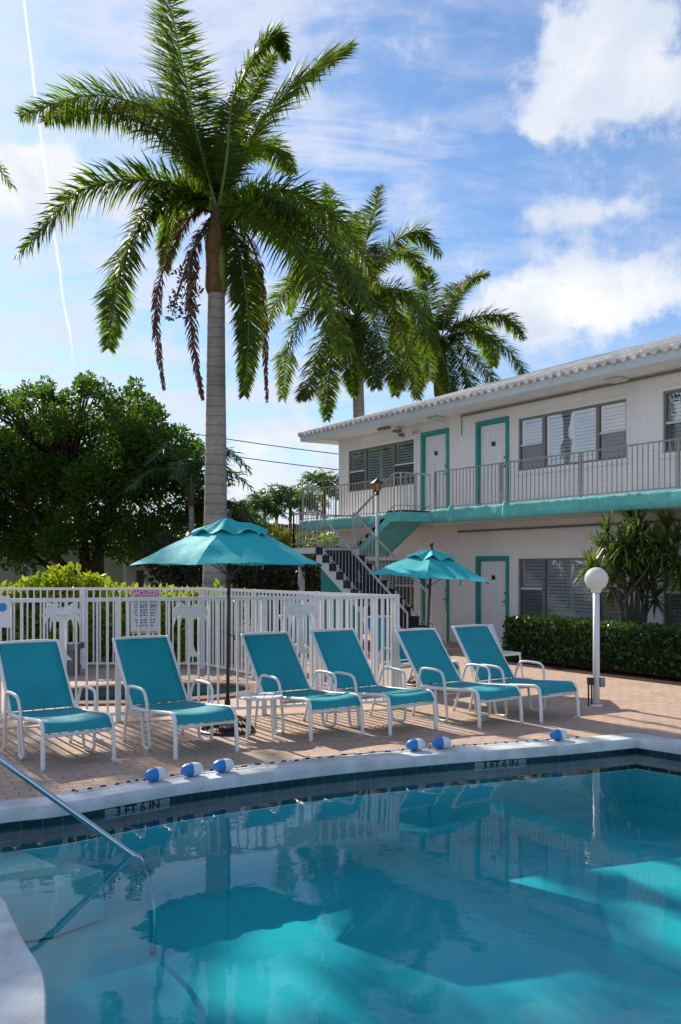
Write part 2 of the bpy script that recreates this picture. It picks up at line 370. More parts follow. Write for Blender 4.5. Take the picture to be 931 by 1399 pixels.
def spline(pts,n):
    pts=[Vector(p) for p in pts]; P=[pts[0]*2-pts[1]]+pts+[pts[-1]*2-pts[-2]]; out=[]; m=len(pts)-1
    for i in range(n+1):
        t=i/n*m; k=min(int(t),m-1); t-=k; a,b,c,d=P[k:k+4]
        out.append(.5*((2*b)+(c-a)*t+(2*a-5*b+4*c-d)*t*t+(3*b-a-3*c+d)*t**3))
    return out
def textmesh(s,txt,size,M,mats,name,parent,extr=.001,align='CENTER'):
    cu=bpy.data.curves.new('lettering','FONT'); cu.body=txt; cu.size=size; cu.align_x=align; cu.align_y='CENTER'; cu.extrude=extr; cu.offset=size*.02
    to=bpy.data.objects.new('lettering',cu); COL.objects.link(to)
    dg=bpy.context.evaluated_depsgraph_get(); me=bpy.data.meshes.new_from_object(to.evaluated_get(dg))
    bpy.data.objects.remove(to); bpy.data.curves.remove(cu)
    me.transform(wm(parent).inverted()@M); me.materials.clear(); me.materials.append(MATS[mats])
    o=bpy.data.objects.new(name,me); COL.objects.link(o); o.parent=parent; W[o.name]=wm(parent).copy(); return o
# ------------------------------------------------------------------ ground, deck and pool
far_edge=[(-2.95,6.25),(-2.45,6.63),(-2.07,6.82),(-1.54,7.26),(-1.25,7.49),(-.54,7.93),(.10,8.27),(.92,8.62),(1.6,8.86),(2.27,9.10),(3.03,9.43)]
fe=[Vector((p.x,p.y)) for p in spline([(x,y,0) for x,y in far_edge],60)]
right=[(3.36,9.08),(4.0,8.45),(5.3,7.2),(6.2,6.0),(6.6,4.5),(6.6,-1.5)]
left=[(-.3,-1.5),(-.35,0.2),(-.62,1.6),(-.92,2.8),(-1.16,3.6),(-1.30,3.98),(-1.475,4.28),(-1.66,4.62),(-1.82,4.9),(-2.08,5.12),(-2.5,5.3),(-3.1,5.35),(-3.35,5.6),(-3.25,6.0)]
le=[Vector((p.x,p.y)) for p in spline([(x,y,0) for x,y in left],56)]
pool=fe+[Vector(p) for p in right]+le           # clockwise seen from above
def offset(poly,d):
    n=len(poly); out=[]
    area=sum(poly[i].x*poly[(i+1)%n].y-poly[(i+1)%n].x*poly[i].y for i in range(n))/2
    sg=1 if area>0 else -1
    for i in range(n):
        a=(poly[i]-poly[i-1]); b=(poly[(i+1)%n]-poly[i])
        if a.length<1e-6: a=b
        if b.length<1e-6: b=a
        na=Vector((a.y,-a.x)).normalized(); nb=Vector((b.y,-b.x)).normalized(); nn=(na+nb)
        nn=nn.normalized(); c=max(.5,nn.dot(na)); out.append(poly[i]+nn*(d/c*sg))
    return out
spa_c=Vector((-2.75,12.95)); spa=[]
for k in range(24):
    t=2*PI*k/24; q=Vector((1.55*math.cos(t),.85*math.sin(t))); c,s_=math.cos(R(20)),math.sin(R(20))
    spa.append(spa_c+Vector((q.x*c-q.y*s_,q.x*s_+q.y*c)))
def sheet(name,outer,holes,z,m):
    loops=[[Vector((p[0],p[1],0)) for p in outer]]+[[Vector((p[0],p[1],0)) for p in h] for h in holes]
    tri=tessellate_polygon(loops); vs=[(p.x,p.y,z) for l in loops for p in l]
    b=MB(); b.add(vs,[tuple(t) for t in tri]); o=b.build(name,m); 
    me=o.data; bm=bmesh.new(); bm.from_mesh(me); 
    for f in bm.faces:
        f.normal_update()
        if f.normal.z<0: f.normal_flip()
    bm.to_mesh(me); bm.free()
    return tag(o,kind='structure')
cop_out=offset(pool,.30)
BO=Vector((-.05,26.34,0)); BU=Vector((.552,-.834,0)).normalized(); BV=Vector((-BU.y*-1,0,0))
BV=Vector((BU.y,-BU.x,0)); BM=Matrix(((BU.x,BV.x,0,BO.x),(BU.y,BV.y,0,BO.y),(0,0,1,0),(0,0,0,1)))   # u along the facade, v out to the pool
def B(u,v,z=0): return BM@Vector((u,v,z))
def ux(px,v=0):
    # facade coordinate u at which the plane v crosses an image column
    t=(px-CX)/F; o=BO+BV*v; return (t*o.y-o.x)/(BU.x-t*BU.y)
sheet('ground',[(-900,-40),(900,-40),(900,1800),(-900,1800)],[offset(pool,.24),offset(spa,.2)],-.02,'ground_soil')
dk=[(-14,-6),(14,-6),(14,5)]
dk+=[tuple(B(u,2.66).xy) for u in (15.5,8.6)]+[tuple(B(8.2,-.02).xy),tuple(B(-3,-.02).xy),(-3.0,17.2),(-8.5,16.7),(-14,16.4)]
sheet('paver_deck',dk,[offset(pool,.25),offset(spa,.21)],0,'brick_pavers')
b=MB(); b.add([B(8.3,-.05,-.006),B(17,-.05,-.006),B(17,2.75,-.006),B(8.55,2.75,-.006)],[(0,1,2,3)]); tag(b.build('planting_bed','mulch'),kind='structure')
# coping as a profile swept round the pool
def ring(name,base,prof,m,kind='structure',smooth=True,uvs=False):
    rings=[(offset(base,d),z) for d,z in prof]; n=len(base); b=MB()
    vs=[];fs=[]
    for pl,z in rings: vs+=[(p.x,p.y,z) for p in pl]
    for i in range(len(rings)-1):
        for k in range(n): fs.append((i*n+k,i*n+(k+1)%n,(i+1)*n+(k+1)%n,(i+1)*n+k))
    b.add(vs,fs); o=b.build(name,m,smooth=smooth); fixn(o)
    if smooth: md=o.modifiers.new('edge','EDGE_SPLIT'); md.split_angle=R(38)
    if uvs:
        s=[0]
        for k in range(n): s.append(s[-1]+(base[(k+1)%n]-base[k]).length)
        uvl=o.data.uv_layers.new(name='UVMap')
        for f in o.data.polygons:
            ks=[o.data.loops[l].vertex_index%n for l in f.loop_indices]; wrap=(0 in ks and n-1 in ks)
            for l in f.loop_indices:
                vi=o.data.loops[l].vertex_index; k=vi%n; u=s[n] if (wrap and k==0) else s[k]
                uvl.data[l].uv=(u,o.data.vertices[vi].co.z+.225)
    return tag(o,kind=kind)
ring('pool_coping',pool,[(.27,-.03),(.262,.016),(.25,.02),(.16,.022),(.02,.022),(-.004,.018),(-.012,.006),(-.014,-.02),(-.014,-.06),(-.010,-.078),(.012,-.086),(.035,-.087)],'coping_concrete')
ring('pool_tile_band',pool,[(.025,-.08),(.025,-.30)],'waterline_tile',smooth=False,uvs=True)
ring('pool_wall',pool,[(.02,-.30),(.02,-.66),(-.1,-.79)],'pool_plaster')
WL=-.115
fl=offset(pool,-.10)
sheet('pool_floor',offset(pool,.0),[],-.78,'pool_plaster')
b=MB(); b.poly([tuple(p) for p in offset(pool,.0245)],-.80,WL); wo=b.build('pool_water','pool_water'); fixn(wo); tag(wo,kind='structure')
ring('spa_coping',spa,[(.24,-.03),(.24,.03),(.0,.035),(-.02,.0),(0,-.03)],'spa_coping')
ring('spa_tile_band',spa,[(.0,-.03),(.0,-.6)],'spa_tile')
sheet('spa_floor',spa,[],-.6,'spa_tile'); sheet('spa_water',offset(spa,.0),[],-.12,'spa_water')
# entry steps under water in the left alcove
st=thing('pool_steps','pale entry steps under water at the left end of the pool','pool steps',(-2.4,6.1,-1.0))
def slab_poly(pts,z0,z1,name,m,parent): b=MB(); b.poly(pts,z0,z1); o=b.build(name,m,parent); fixn(o); return o
mat('step_plaster',(.62,.70,.68),.8,.3,.06,3)
slab_poly([(-3.3,5.5),(-2.32,6.16),(-1.96,6.36),(-2.52,6.9),(-2.95,6.35),(-3.25,6.0)],-.77,-.30,'step','step_plaster',st)
slab_poly([(-2.36,6.10),(-1.95,6.30),(-1.70,6.62),(-2.28,7.02),(-2.5,6.78),(-2.3,6.55)],-.76,-.42,'step','step_plaster',st)
# handrail
hr=thing('pool_handrail','chrome grab rail slanting down into the water by the pool steps','handrail',(-1.37,6.0,-.9))
p0=Vector((-1.37,6.0,-.10)); d=(Vector((-1.95,5.75,.436))-p0)
b=MB(); pts=[p0-d*.22+Vector((.01,0,-.56)),p0-d*.21+Vector((.01,0,-.2)),p0-d*.12,p0,p0+d*.5,p0+d,p0+d*1.6]+[p0+d*1.6+Vector(v) for v in ((-.14,-.06,.06),(-.30,-.13,.02),(-.38,-.16,-.12),(-.42,-.18,-.45),(-.43,-.18,-.72))]
b.tube(spline(pts,60),.0215,10); b.build('rail','chrome',hr,smooth=True)
# depth markers on the tile band
def marker(px,py,label,txt='3 FT 6 IN'):
    z=-.058-.042; best=None; q=G(px,py,-.13)
    k=min(range(len(fe)-1),key=lambda i:((fe[i]+fe[i+1])/2-q.xy).length)
    a,bb=fe[k],fe[k+1]; t=(bb-a).normalized(); n=Vector((t.y,-t.x)); c=(a+bb)/2-n*.021
    M=Matrix(((t.x,0,n.x,c.x),(t.y,0,n.y,c.y),(0,1,0,-.132),(0,0,0,1)))
    r=thing('depth_marker',label,'depth marker',(c.x,c.y,-.13),0,'depth markers on the waterline tiles')
    m=MB(M); m.box(-.28,.28,-.041,.038,-.004,.003); m.build('plate','marker_tile',r)
    textmesh(None,txt,.098,M@Matrix.Translation((0,0,.0045)),'ink_black','lettering',r)
marker(197,1105,'black 3 FT 6 IN depth marking on the tiles below the first three floats')
marker(690,1044,'black 3 FT 6 IN depth marking near the far corner of the pool')
# ------------------------------------------------------------------ hotel building
ZF=3.05; ZC=5.42
ub=[ (ux(476.5),ux(566.5)), (ux(709),ux(857)), (ux(906.5),ux(906.5)+2.55)]
dr=[ (ux(576),ux(614)), (ux(651),ux(696))]
bld=thing('hotel_building','two storey white motel with turquoise balcony edge and turquoise door frames','building',B(0,0,0))
UE=16.5
ops=[]
for (a,c) in ub: ops+= [(a,c,3.90,5.05),(a,c,.70,1.97)]
for (a,c) in dr: ops+= [(a+.09,c-.09,ZF,5.07),(a+.09,c-.09,.02,1.95)]
us=sorted({0,UE}|{o[0] for o in ops}|{o[1] for o in ops}); zs=sorted({0,ZC}|{o[2] for o in ops}|{o[3] for o in ops})
b=MB(BM)
for i in range(len(us)-1):
    for j in range(len(zs)-1):
        um,zm=(us[i]+us[i+1])/2,(zs[j]+zs[j+1])/2
        if any(o[0]<um<o[1] and o[2]<zm<o[3] for o in ops): continue
        b.add([(us[i],0,zs[j]),(us[i+1],0,zs[j]),(us[i+1],0,zs[j+1]),(us[i],0,zs[j+1])],[(0,3,2,1)])
DP=.13
for a,c,z0,z1 in ops:
    for q in ([(a,0,z0),(a,-DP,z0),(a,-DP,z1),(a,0,z1)],[(c,0,z0),(c,0,z1),(c,-DP,z1),(c,-DP,z0)],[(a,0,z0),(c,0,z0),(c,-DP,z0),(a,-DP,z0)],[(a,0,z1),(a,-DP,z1),(c,-DP,z1),(c,0,z1)]): b.add(q,[(0,1,2,3)])
b.add([(0,0,0),(0,-9,0),(0,-9,ZC),(0,0,ZC)],[(0,1,2,3)]); b.add([(UE,0,0),(UE,-9,0),(UE,-9,ZC),(UE,0,ZC)],[(3,2,1,0)]); b.add([(0,-9,0),(UE,-9,0),(UE,-9,ZC),(0,-9,ZC)],[(0,1,2,3)])
b.build('wall','wall_stucco',bld)
def window(a,c,z0,z1,upper):
    w=c-a; m=MB(BM); fw=.045
    cs=[a,a+w*.25,a+w*.75-.0,c] if upper!='W1' else [a,a+w*.27,a+w*.70,c]
    y0,y1=-.06,-.015
    m.box(a,a+fw,y0,y1,z0,z1); m.box(c-fw,c,y0,y1,z0,z1); m.box(a+fw,c-fw,y0,y1,z0,z0+fw); m.box(a+fw,c-fw,y0,y1,z1-fw,z1)
    for q in cs[1:3]: m.box(q-.04,q+.04,y0,y1+.008,z0+fw,z1-fw)
    fr=m.build('window','bronze_metal',bld)
    zm=(z0+z1)/2-.02
    for p,q in ((cs[0]+fw,cs[1]-.04),(cs[2]+.04,cs[3]-fw)):
        m=MB(BM); m.box(p,q,y0+.005,y1-.006,zm-.02,zm+.02); m.build('sash_bar','fascia_paint',fr)
        m=MB(BM); m.add([(p,-.036,z0+fw),(q,-.036,z0+fw),(q,-.036,zm-.02),(p,-.036,zm-.02)],[(0,1,2,3)]); m.build('insect_screen','screen_mesh',fr)
    for p,q in ((cs[0]+fw,cs[1]-.04),(cs[1]+.04,cs[2]-.04),(cs[2]+.04,cs[3]-fw)):
        m=MB(BM); m.add([(p,-.04,z0+fw),(q,-.04,z0+fw),(q,-.04,z1-fw),(p,-.04,z1-fw)],[(0,1,2,3)]); m.build('pane','window_glass',fr)
    # louvred shutters behind the glass
    m=MB(BM); mid=(cs[1]+cs[2])/2
    for p,q in ((cs[0]+fw,cs[1]-.03),(cs[1]+.03,mid),(mid,cs[2]-.03),(cs[2]+.03,cs[3]-fw)):
        m.box(p,p+.055,-.11,-.08,z0+.02,z1-.02); m.box(q-.055,q,-.11,-.08,z0+.02,z1-.02)
        m.box(p+.055,q-.055,-.11,-.08,z0+.02,z0+.1); m.box(p+.055,q-.055,-.11,-.08,z1-.09,z1-.02)
        z=z0+.13
        while z<z1-.1:
            m.add([(p+.055,-.085,z-.029),(q-.055,-.085,z-.029),(q-.055,-.106,z+.029),(p+.055,-.106,z+.029)],[(0,1,2,3)]); z+=.072
    m.build('shutter','shutter_white',fr)
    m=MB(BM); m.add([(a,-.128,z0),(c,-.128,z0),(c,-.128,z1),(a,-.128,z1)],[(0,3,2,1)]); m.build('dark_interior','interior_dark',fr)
    m=MB(BM); m.box(a-.08,c+.08,.0,.045,z0-.10,z0-.003)
    m.box(a-.08,a-.003,.0,.025,z0-.003,z1+.06); m.box(c+.003,c+.08,.0,.025,z0-.003,z1+.06); m.box(a-.003,c+.003,0,.025,z1+.003,z1+.06)
    m.build('sill','wall_stucco',fr)
def scr():
    M,(N,L,nd,put,m,mix,noi,ss),b,out=special('screen_mesh')
    b.inputs['Base Color'].default_value=(.05,.05,.05,1); b.inputs['Roughness'].default_value=.9
    t=nd('ShaderNodeBsdfTransparent'); ms=nd('ShaderNodeMixShader'); ms.inputs[0].default_value=.42
    L.new(t.outputs[0],ms.inputs[1]); L.new(b.outputs[0],ms.inputs[2]); L.new(ms.outputs[0],out.inputs[0])
scr()
for i,(a,c) in enumerate(ub):
    window(a,c,3.90,5.05,'W1' if i==0 else 'n'); window(a,c,.70,1.97,'W1' if i==0 else 'n')
def door(a,c,z0,z1):
    ia,ic=a+.09,c-.09; w=ic-ia
    m=MB(BM); m.box(a,ia,-.0,.03,z0,z1+.09); m.box(ic,c,-.0,.03,z0,z1+.09); m.box(ia,ic,-.0,.03,z1,z1+.09)
    m.box(ia,ia+.02,-.09,-.001,z0,z1); m.box(ic-.02,ic,-.09,-.001,z0,z1); m.box(ia+.02,ic-.02,-.09,-.001,z1-.02,z1)
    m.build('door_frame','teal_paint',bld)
    m=MB(BM); m.box(ia+.022,ic-.022,-.085,-.045,z0+.01,z1-.022)
    cw=(w-.044)
    for s0,s1 in ((.12,.45),(.55,.88)):
        for t0,t1 in ((.07,.36),(.42,.70),(.77,.93)):
            x0,x1=ia+.022+cw*s0,ia+.022+cw*s1; h=z1-z0-.03; q0,q1=z0+.01+h*t0,z0+.01+h*t1
            for (p,q,r_,s_) in ((x0,x1,q0,q0+.02),(x0,x1,q1-.02,q1),(x0,x0+.02,q0+.02,q1-.02),(x1-.02,x1,q0+.02,q1-.02)): m.box(p,q,-.046,-.035,r_,s_)
            m.box(x0+.045,x1-.045,-.046,-.038,q0+.045,q1-.045)
    dd=m.build('door','door_paint',bld)
    m=MB(BM); m.box(ic-.10,ic-.07,-.046,-.03,z0+.98,z0+1.04); m.box(ic-.17,ic-.075,-.03,-.012,z0+1.0,z0+1.02); m.build('handle','bronze_metal',dd)
    m=MB(BM); m.box(ic-.10,ic-.06,-.046,-.02,z0+1.18,z0+1.23); m.build('lock','bronze_metal',dd)
    m=MB(BM); x=(ia+ic)/2; m.box(x-.06,x+.06,-.038,-.028,z0+1.5,z0+1.6); m.build('number_plate','number_plate',dd)
for a,c in dr: door(a,c,ZF,5.07); door(a,c,.0,1.95)
# balcony slab with lumpy painted edge
VB=1.25; b=MB(BM); b.box(0,UE,0,VB-.02,ZF-.25,ZF); b.build('balcony_slab','wall_stucco',bld)
b=MB(BM); n=420
vs=[];fs=[]
for i in range(n+1):
    u=-.03+(UE+.03)*i/n
    for j,z in enumerate((ZF-.27,ZF-.25,ZF-.14,ZF-.02,ZF+.03,ZF+.035)):
        nz=noise.noise(Vector((u*3.1,z*5,0)))*.018+noise.noise(Vector((u*9,z*14,3)))*.008
        vs.append((u,(VB+.03+nz) if 0<j<5 else (VB-.03 if j==0 else VB-.05),z+(noise.noise(Vector((u*4,7,0)))*.012 if j>3 else 0)))
for i in range(n):
    for j in range(5): k=i*6+j; fs.append((k,k+6,k+7,k+1))
b.add(vs,fs); o=b.build('balcony_edge','teal_stucco',bld,smooth=True); fixn(o)
b=MB(BM); b.box(-.03,-.001,0,VB,ZF-.25,ZF+.03); b.build('balcony_edge','teal_stucco',bld)
for px in (617,692):
    u=ux(px,VB); b=MB(BM); b.lathe([(.0,-.30),(.06,-.28),(.085,-.2),(.08,-.05),(.06,.06),(.03,.09)],(u,VB+.01,ZF),12); b.build('balcony_edge_lump','teal_stucco',bld,smooth=True)
# roof: low hip with barrel tiles along the eave
OV=.77; b=MB(BM); b.box(-OV,UE,-9.5,OV-.002,ZC,ZC+.02); b.build('soffit','soffit_paint',bld)
b=MB(BM); b.box(-OV,UE,OV,OV+.03,ZC-.015,ZC+.14); b.box(-OV-.03,-OV-.001,-9.5,OV+.03,ZC-.015,ZC+.14); b.build('fascia','fascia_paint',bld)
pit=math.tan(R(17.5)); y0=OV+.07; z0=ZC+.13; n=int((UE+OV)/.02); vs=[];fs=[]; rise=4.4
def wv(u): return .042*math.sin(2*PI*u/.225)+.012*math.sin(4*PI*u/.225)
b=MB(BM)
for i in range(n+1):
    u=-OV-.07+(UE+OV+.07)*i/n; w=wv(u)
    dmax=min(9.0,(u+OV+.07)) if u<rise+2 else rise+2   # hip at the end
    dmax=min(dmax,rise+1.5)
    jt=.012*math.sin(12.9*math.floor(u/.225)); vs+=[(u,y0-.07,z0-.02),(u,y0-.06,z0+.02+w),(u,y0+jt,z0+.02+w),(u,y0+jt,z0+.052+w),(u,y0-.38,z0+.05+w+.38*pit),(u,y0-.385,z0+.072+w+.385*pit),(u,y0-dmax if dmax>.4 else y0-.39,z0+.072+w+max(dmax,.39)*pit)]
for i in range(n):
    for j in range(6): k=i*7+j; fs.append((k,k+7,k+8,k+1))
b.add(vs,fs); rise_=rise+1.5
b.add([(-OV-.07,y0,z0+.03),(-OV-.07,y0-2*rise_,z0+.03),(-OV-.07+rise_,y0-rise_,z0+.03+rise_*pit)],[(0,1,2)])
b.add([(-OV-.07,y0-2*rise_,z0+.03),(-OV-.07+rise_,y0-rise_,z0+.03+rise_*pit),(UE,y0-rise_,z0+.03+rise_*pit),(UE,y0-2*rise_,z0+.03)],[(0,1,2,3)])
rf=b.build('roof','roof_tile',bld); fixn(rf)
b=MB(); b.tube([B(-OV-.07+t,y0-t,z0+.05+t*pit) for t in [rise_*i/30 for i in range(31)]],.07,8); b.build('ridge_tiles','roof_tile',rf)
b=MB(); b.tube([B(ux(632),.03,ZC-.05),B(UE,.03,ZC-.05)],.022,6); b.tube([B(ux(632),.03,ZC-.05),B(ux(632),.03,ZC-.5)],.012,6); b.tube([B(ux(628),.04,ZF-.42),B(UE,.04,ZF-.42)],.025,6); b.build('conduit','bronze_metal',bld)
for px,w_,y_,z_ in ((608,.18,.12,ZC),(855,.18,.12,ZC),(605,.14,.4,ZF-.25)):
    b=MB(BM); b.box(ux(px)-w_,ux(px)+w_,y_,y_+.3,z_-.07,z_-.001); b.build('ceiling_light','pale_wall',bld,bevel=.02)
b=MB(BM); u=ux(552); b.box(u-.09,u+.03,.005,.10,ZC-.26,ZC-.18); b.box(u-.22,u-.1,.005,.2,ZC-.14,ZC-.08); b.build('floodlight','bronze_metal',bld)
b=MB(BM); b.box(ux(541)-.25,ux(541)+.2,.3,.42,ZC-.07,ZC-.003); b.build('ceiling_light','bronze_metal',bld)
es=MB(BM); u=ux(571); es.box(u-.15,u+.15,.004,.05,ZC-.33,ZC-.12); e=es.build('exit_sign','sign_white',bld)
Me=BM@Matrix.Translation((u,.053,ZC-.225))@Matrix(((1,0,0,0),(0,0,-1,0),(0,1,0,0),(0,0,0,1)))
Me=BM@Matrix(((1,0,0,u),(0,0,1,.053),(0,1,0,ZC-.225),(0,0,0,1)))
# facade is seen with u running right, v towards the viewer
textmesh(None,'EXIT',.15,Me,'sign_red','lettering',e)
# lower tile frieze below the stair window
# balcony railing
def railing(name,label,cat,p,q,z0,h,bal=.125,posts=1.5,deco=None,matn='railing_metal',loc=None,bar=.015):
    r=thing(name,label,cat,loc or p)
    p=Vector(p);q=Vector(q); L_=(q-p).length; d=(q-p)/L_
    m=MB(); m.bar(p+Vector((0,0,h)),q+Vector((0,0,h)),.036,.024); m.build('top_rail',matn,r)
    m=MB(); m.bar(p+Vector((0,0,.07)),q+Vector((0,0,.07)),.02,.02); m.build('bottom_rail',matn,r)
    m=MB(); m.bar(Vector((0,0,.07)),Vector((0,0,h)),bar,bar,up=d); bm_=m.build('baluster',matn,r,local=True)
    tw=MB(); tw.bar(Vector((0,0,.07)),Vector((0,0,h)),bar*.8,bar*.8,up=d)
    for k in range(7):
        zc=.2+k*.09; tw.add([(0,0,zc-.035),(d.x*.02,d.y*.02,zc),(0,0,zc+.035),(-d.x*.02,-d.y*.02,zc)],[(0,1,2,3)])
    two=tw.build('baluster',matn,r,local=True)
    inv=wm(r).inverted(); n=int(L_/bal); first=[True,True]
    for k in range(n):
        pos=inv@(p+d*(k+.5)*L_/n); w=1 if (k%5==2) else 0
        src=(bm_,two)[w]
        if first[w]: src.location=pos; first[w]=False
        else: shared('baluster',src.data,r,pos)
    k=max(1,round(L_/posts)); pm=None
    for i in range(k+1):
        pos=inv@(p+d*i*L_/k)
        if pm is None: m=MB(); m.bar((0,0,-.12),(0,0,h+.005),.035,.035,up=d); o=m.build('post',matn,r,local=True); o.location=pos; pm=o.data
        else: shared('post',pm,r,pos)
    return r
UG0,UG1=4.62,5.6
railing('balcony_railing','long grey railing along the upper balcony above the turquoise edge','railing',B(5.8,VB-.03,ZF),B(UE,VB-.03,ZF),ZF,.88,.112,2.0)
railing('balcony_railing','short balcony railing left of the stair head in front of the upper corner window','railing',B(.02,VB-.03,ZF),B(5.1,VB-.03,ZF),ZF,.88,.125,1.7)
# ------------------------------------------------------------------ staircase (two flights and a landing)
stair=thing('staircase','outdoor staircase with navy steps and grey railings climbing to the balcony','staircase',B(5.5,2.8,0))
VL0,VL1=2.30,3.28; ZL=2.24; U0,U1=4.08,7.5
nst=12; tr=(U1-U0)/nst; rs=ZL/nst
b=MB(BM)
for k in range(nst):    # k=0 is lowest, at the right
    ua=U1-(k+1)*tr; z=rs*(k+1)
    if k==nst-1: continue
    b.box(ua,ua+tr+.025,VL0+.05,VL1-.03,z-.035,z); b.box(ua+tr-.012,ua+tr,VL0+.05,VL1-.03,z-rs,z-.036)
b.box(U0-.0,U0+.02,VL0+.05,VL1-.03,ZL-rs,ZL-.06)
b.build('steps','stair_navy',stair)
def stringer(v0,v1,m_,name):
    # stepped concrete side below the treads, flat underside
    m=MB(BM); pts=[]
    for k in range(nst):
        u=U1-k*tr; pts+=[(u,rs*k),(u,rs*(k+1)-.036)]
    pts+=[(U0,ZL-.036),(U0,ZL-.34),(U1-.35,.0)]
    n=len(pts); tri=tessellate_polygon([[Vector((a,c,0)) for a,c in pts]])
    vs=[(a,v0,c) for a,c in pts]+[(a,v1,c) for a,c in pts]
    m.add(vs,[tuple(t) for t in tri]+[tuple(i+n for i in reversed(t)) for t in tri]+[(i,(i+1)%n,(i+1)%n+n,i+n) for i in range(n)])
    o=m.build(name,m_,stair); fixn(o)
stringer(VL1-.025,VL1+.03,'soffit_paint','stringer'); stringer(VL0,VL0+.045,'soffit_paint','stringer')
m=MB(BM); pts=[]
for k in range(nst): u=U1-k*tr; pts+=[(u,rs*k),(u,rs*(k+1)-.002)]
lo=[(a-.0,q-.17) for a,q in pts if q>.2]
pts=pts+[(U0,ZL-.002)]+[(U0,ZL-.17)]+lo[::-1]; n=len(pts)
tri=tessellate_polygon([[Vector((a,q,0)) for a,q in pts]])
m.add([(a,VL1+.031,q) for a,q in pts]+[(a,VL1+.045,q) for a,q in pts],[tuple(t) for t in tri]+[tuple(i+n for i in reversed(t)) for t in tri]+[(i,(i+1)%n,(i+1)%n+n,i+n) for i in range(n)])
o=m.build('step_edge','stair_navy',stair); fixn(o)
b=MB(BM); b.add([(U0,VL0+.05,ZL-.34),(U0,VL1-.03,ZL-.34),(U1-.35,VL1-.03,.0),(U1-.35,VL0+.05,0)],[(0,1,2,3)]); b.build('underside','soffit_paint',stair)
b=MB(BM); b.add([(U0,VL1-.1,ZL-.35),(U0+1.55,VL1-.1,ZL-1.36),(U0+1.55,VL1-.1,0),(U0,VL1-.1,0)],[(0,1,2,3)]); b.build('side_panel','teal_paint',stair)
b=MB(BM); b.box(3.0,U0-.001,VB+.06,VL1+.03,ZL-.14,ZL-.001); b.build('landing','soffit_paint',stair)
b=MB(BM); b.box(3.02,U0+.02,VB+.08,VL1+.01,ZL,ZL+.012); b.build('landing_top','stair_navy',stair)
b=MB(BM)
b.box(3.08,3.2,VL1-.2,VL1-.08,0,ZL-.14); b.build('post','soffit_paint',stair); b=MB(BM)
b.box(3.08,3.2,VB+.2,VB+.32,0,ZL-.14); b.build('post','soffit_paint',stair)
# upper flight
n2=5; t2=.29; r2=(ZF-ZL)/n2
b=MB(BM); c=MB(BM)
for k in range(n2):
    ua=U0+.02+k*t2; z=ZL+r2*(k+1)
    ue=ua+t2+.0 if k<n2-1 else 5.78
    b.box(ua-.02,ue,VB+.07,2.16,z-.035,z); b.box(ua,ua+.012,VB+.07,2.16,z-r2,z-.036)
b.build('steps','stair_navy',stair)
for v0,v1 in ((VB+.045,VB+.068),(2.165,2.2)):
    pts=[(U0,ZL-.22),(U0,ZL-.04),(U0+.02+4*t2,ZF-.16),(U0+.02+4*t2,ZF-.04),(5.8,ZF-.04),(5.8,ZF-.25),(U0+.02+4.6*t2,ZF-.25)]; n=len(pts)
    tri=tessellate_polygon([[Vector((a,q,0)) for a,q in pts]])
    c.add([(a,v0,q) for a,q in pts]+[(a,v1,q) for a,q in pts],[tuple(t) for t in tri]+[tuple(i+n for i in reversed(t)) for t in tri]+[(i,(i+1)%n,(i+1)%n+n,i+n) for i in range(n)])
c.add([(U0,VB+.07,ZL-.20),(U0,2.16,ZL-.20),(U0+.02+4.6*t2,2.16,ZF-.2),(U0+.02+4.6*t2,VB+.07,ZF-.2)],[(0,1,2,3)])
c.box(U0+.02+4.5*t2,5.8,VB+.07,2.16,ZF-.25,ZF-.037)
o=c.build('stringer','teal_stucco',stair); fixn(o)
def slope_rail(pts,h=.82,step=.125):
    # pts: list of (u,v,z) foot points; one mesh of rails, children balusters
    P=[B(*p) for p in pts]; m=MB()
    for a,c_ in zip(P[:-1],P[1:]):
        m.bar(a+Vector((0,0,h)),c_+Vector((0,0,h)),.045,.03); m.bar(a+Vector((0,0,.1)),c_+Vector((0,0,.1)),.02,.02)
    for a in P: m.bar(a+Vector((0,0,-.1)),a+Vector((0,0,h+.01)),.036,.036)
    hr_=m.build('handrail','stair_rail_metal',stair)
    k=0
    for a,c_ in zip(P[:-1],P[1:]):
        L_=((c_-a).xy).length; n=max(1,int(L_/step))
        for i in range(1,n):
            q=a.lerp(c_,i/n); k+=1
            if n>15 and i%9==4:   # scroll
                mm=MB(); mm.bar(q+Vector((0,0,.1)),q+Vector((0,0,h)),.01,.01)
                dd=(c_-a).normalized()
                for s in (-1,1):
                    mm.tube([q+Vector((0,0,.3+.02*j))+dd*s*.05*math.sin(j*.55) for j in range(14)],.006,4)
                mm.build('baluster','stair_rail_metal',hr_)
            else:
                mm=MB(); mm.bar(q+Vector((0,0,.1)),q+Vector((0,0,h)),.012,.012); mm.build('baluster','stair_rail_metal',hr_)
sl=(ZL)/(U1-U0)
slope_rail([(3.02,VL1,ZL),(U0,VL1,ZL),(U1-.05,VL1,.0+.05)])
slope_rail([(U0+.02,VL0,ZL),(U1-.05,VL0,.05)])
slope_rail([(U0,2.18,ZL),(U0+1.46,2.18,ZF),(5.78,2.18,ZF),(5.78,VB+.1,ZF)])
slope_rail([(3.02,VL1,ZL),(3.02,VB+.1,ZL)])
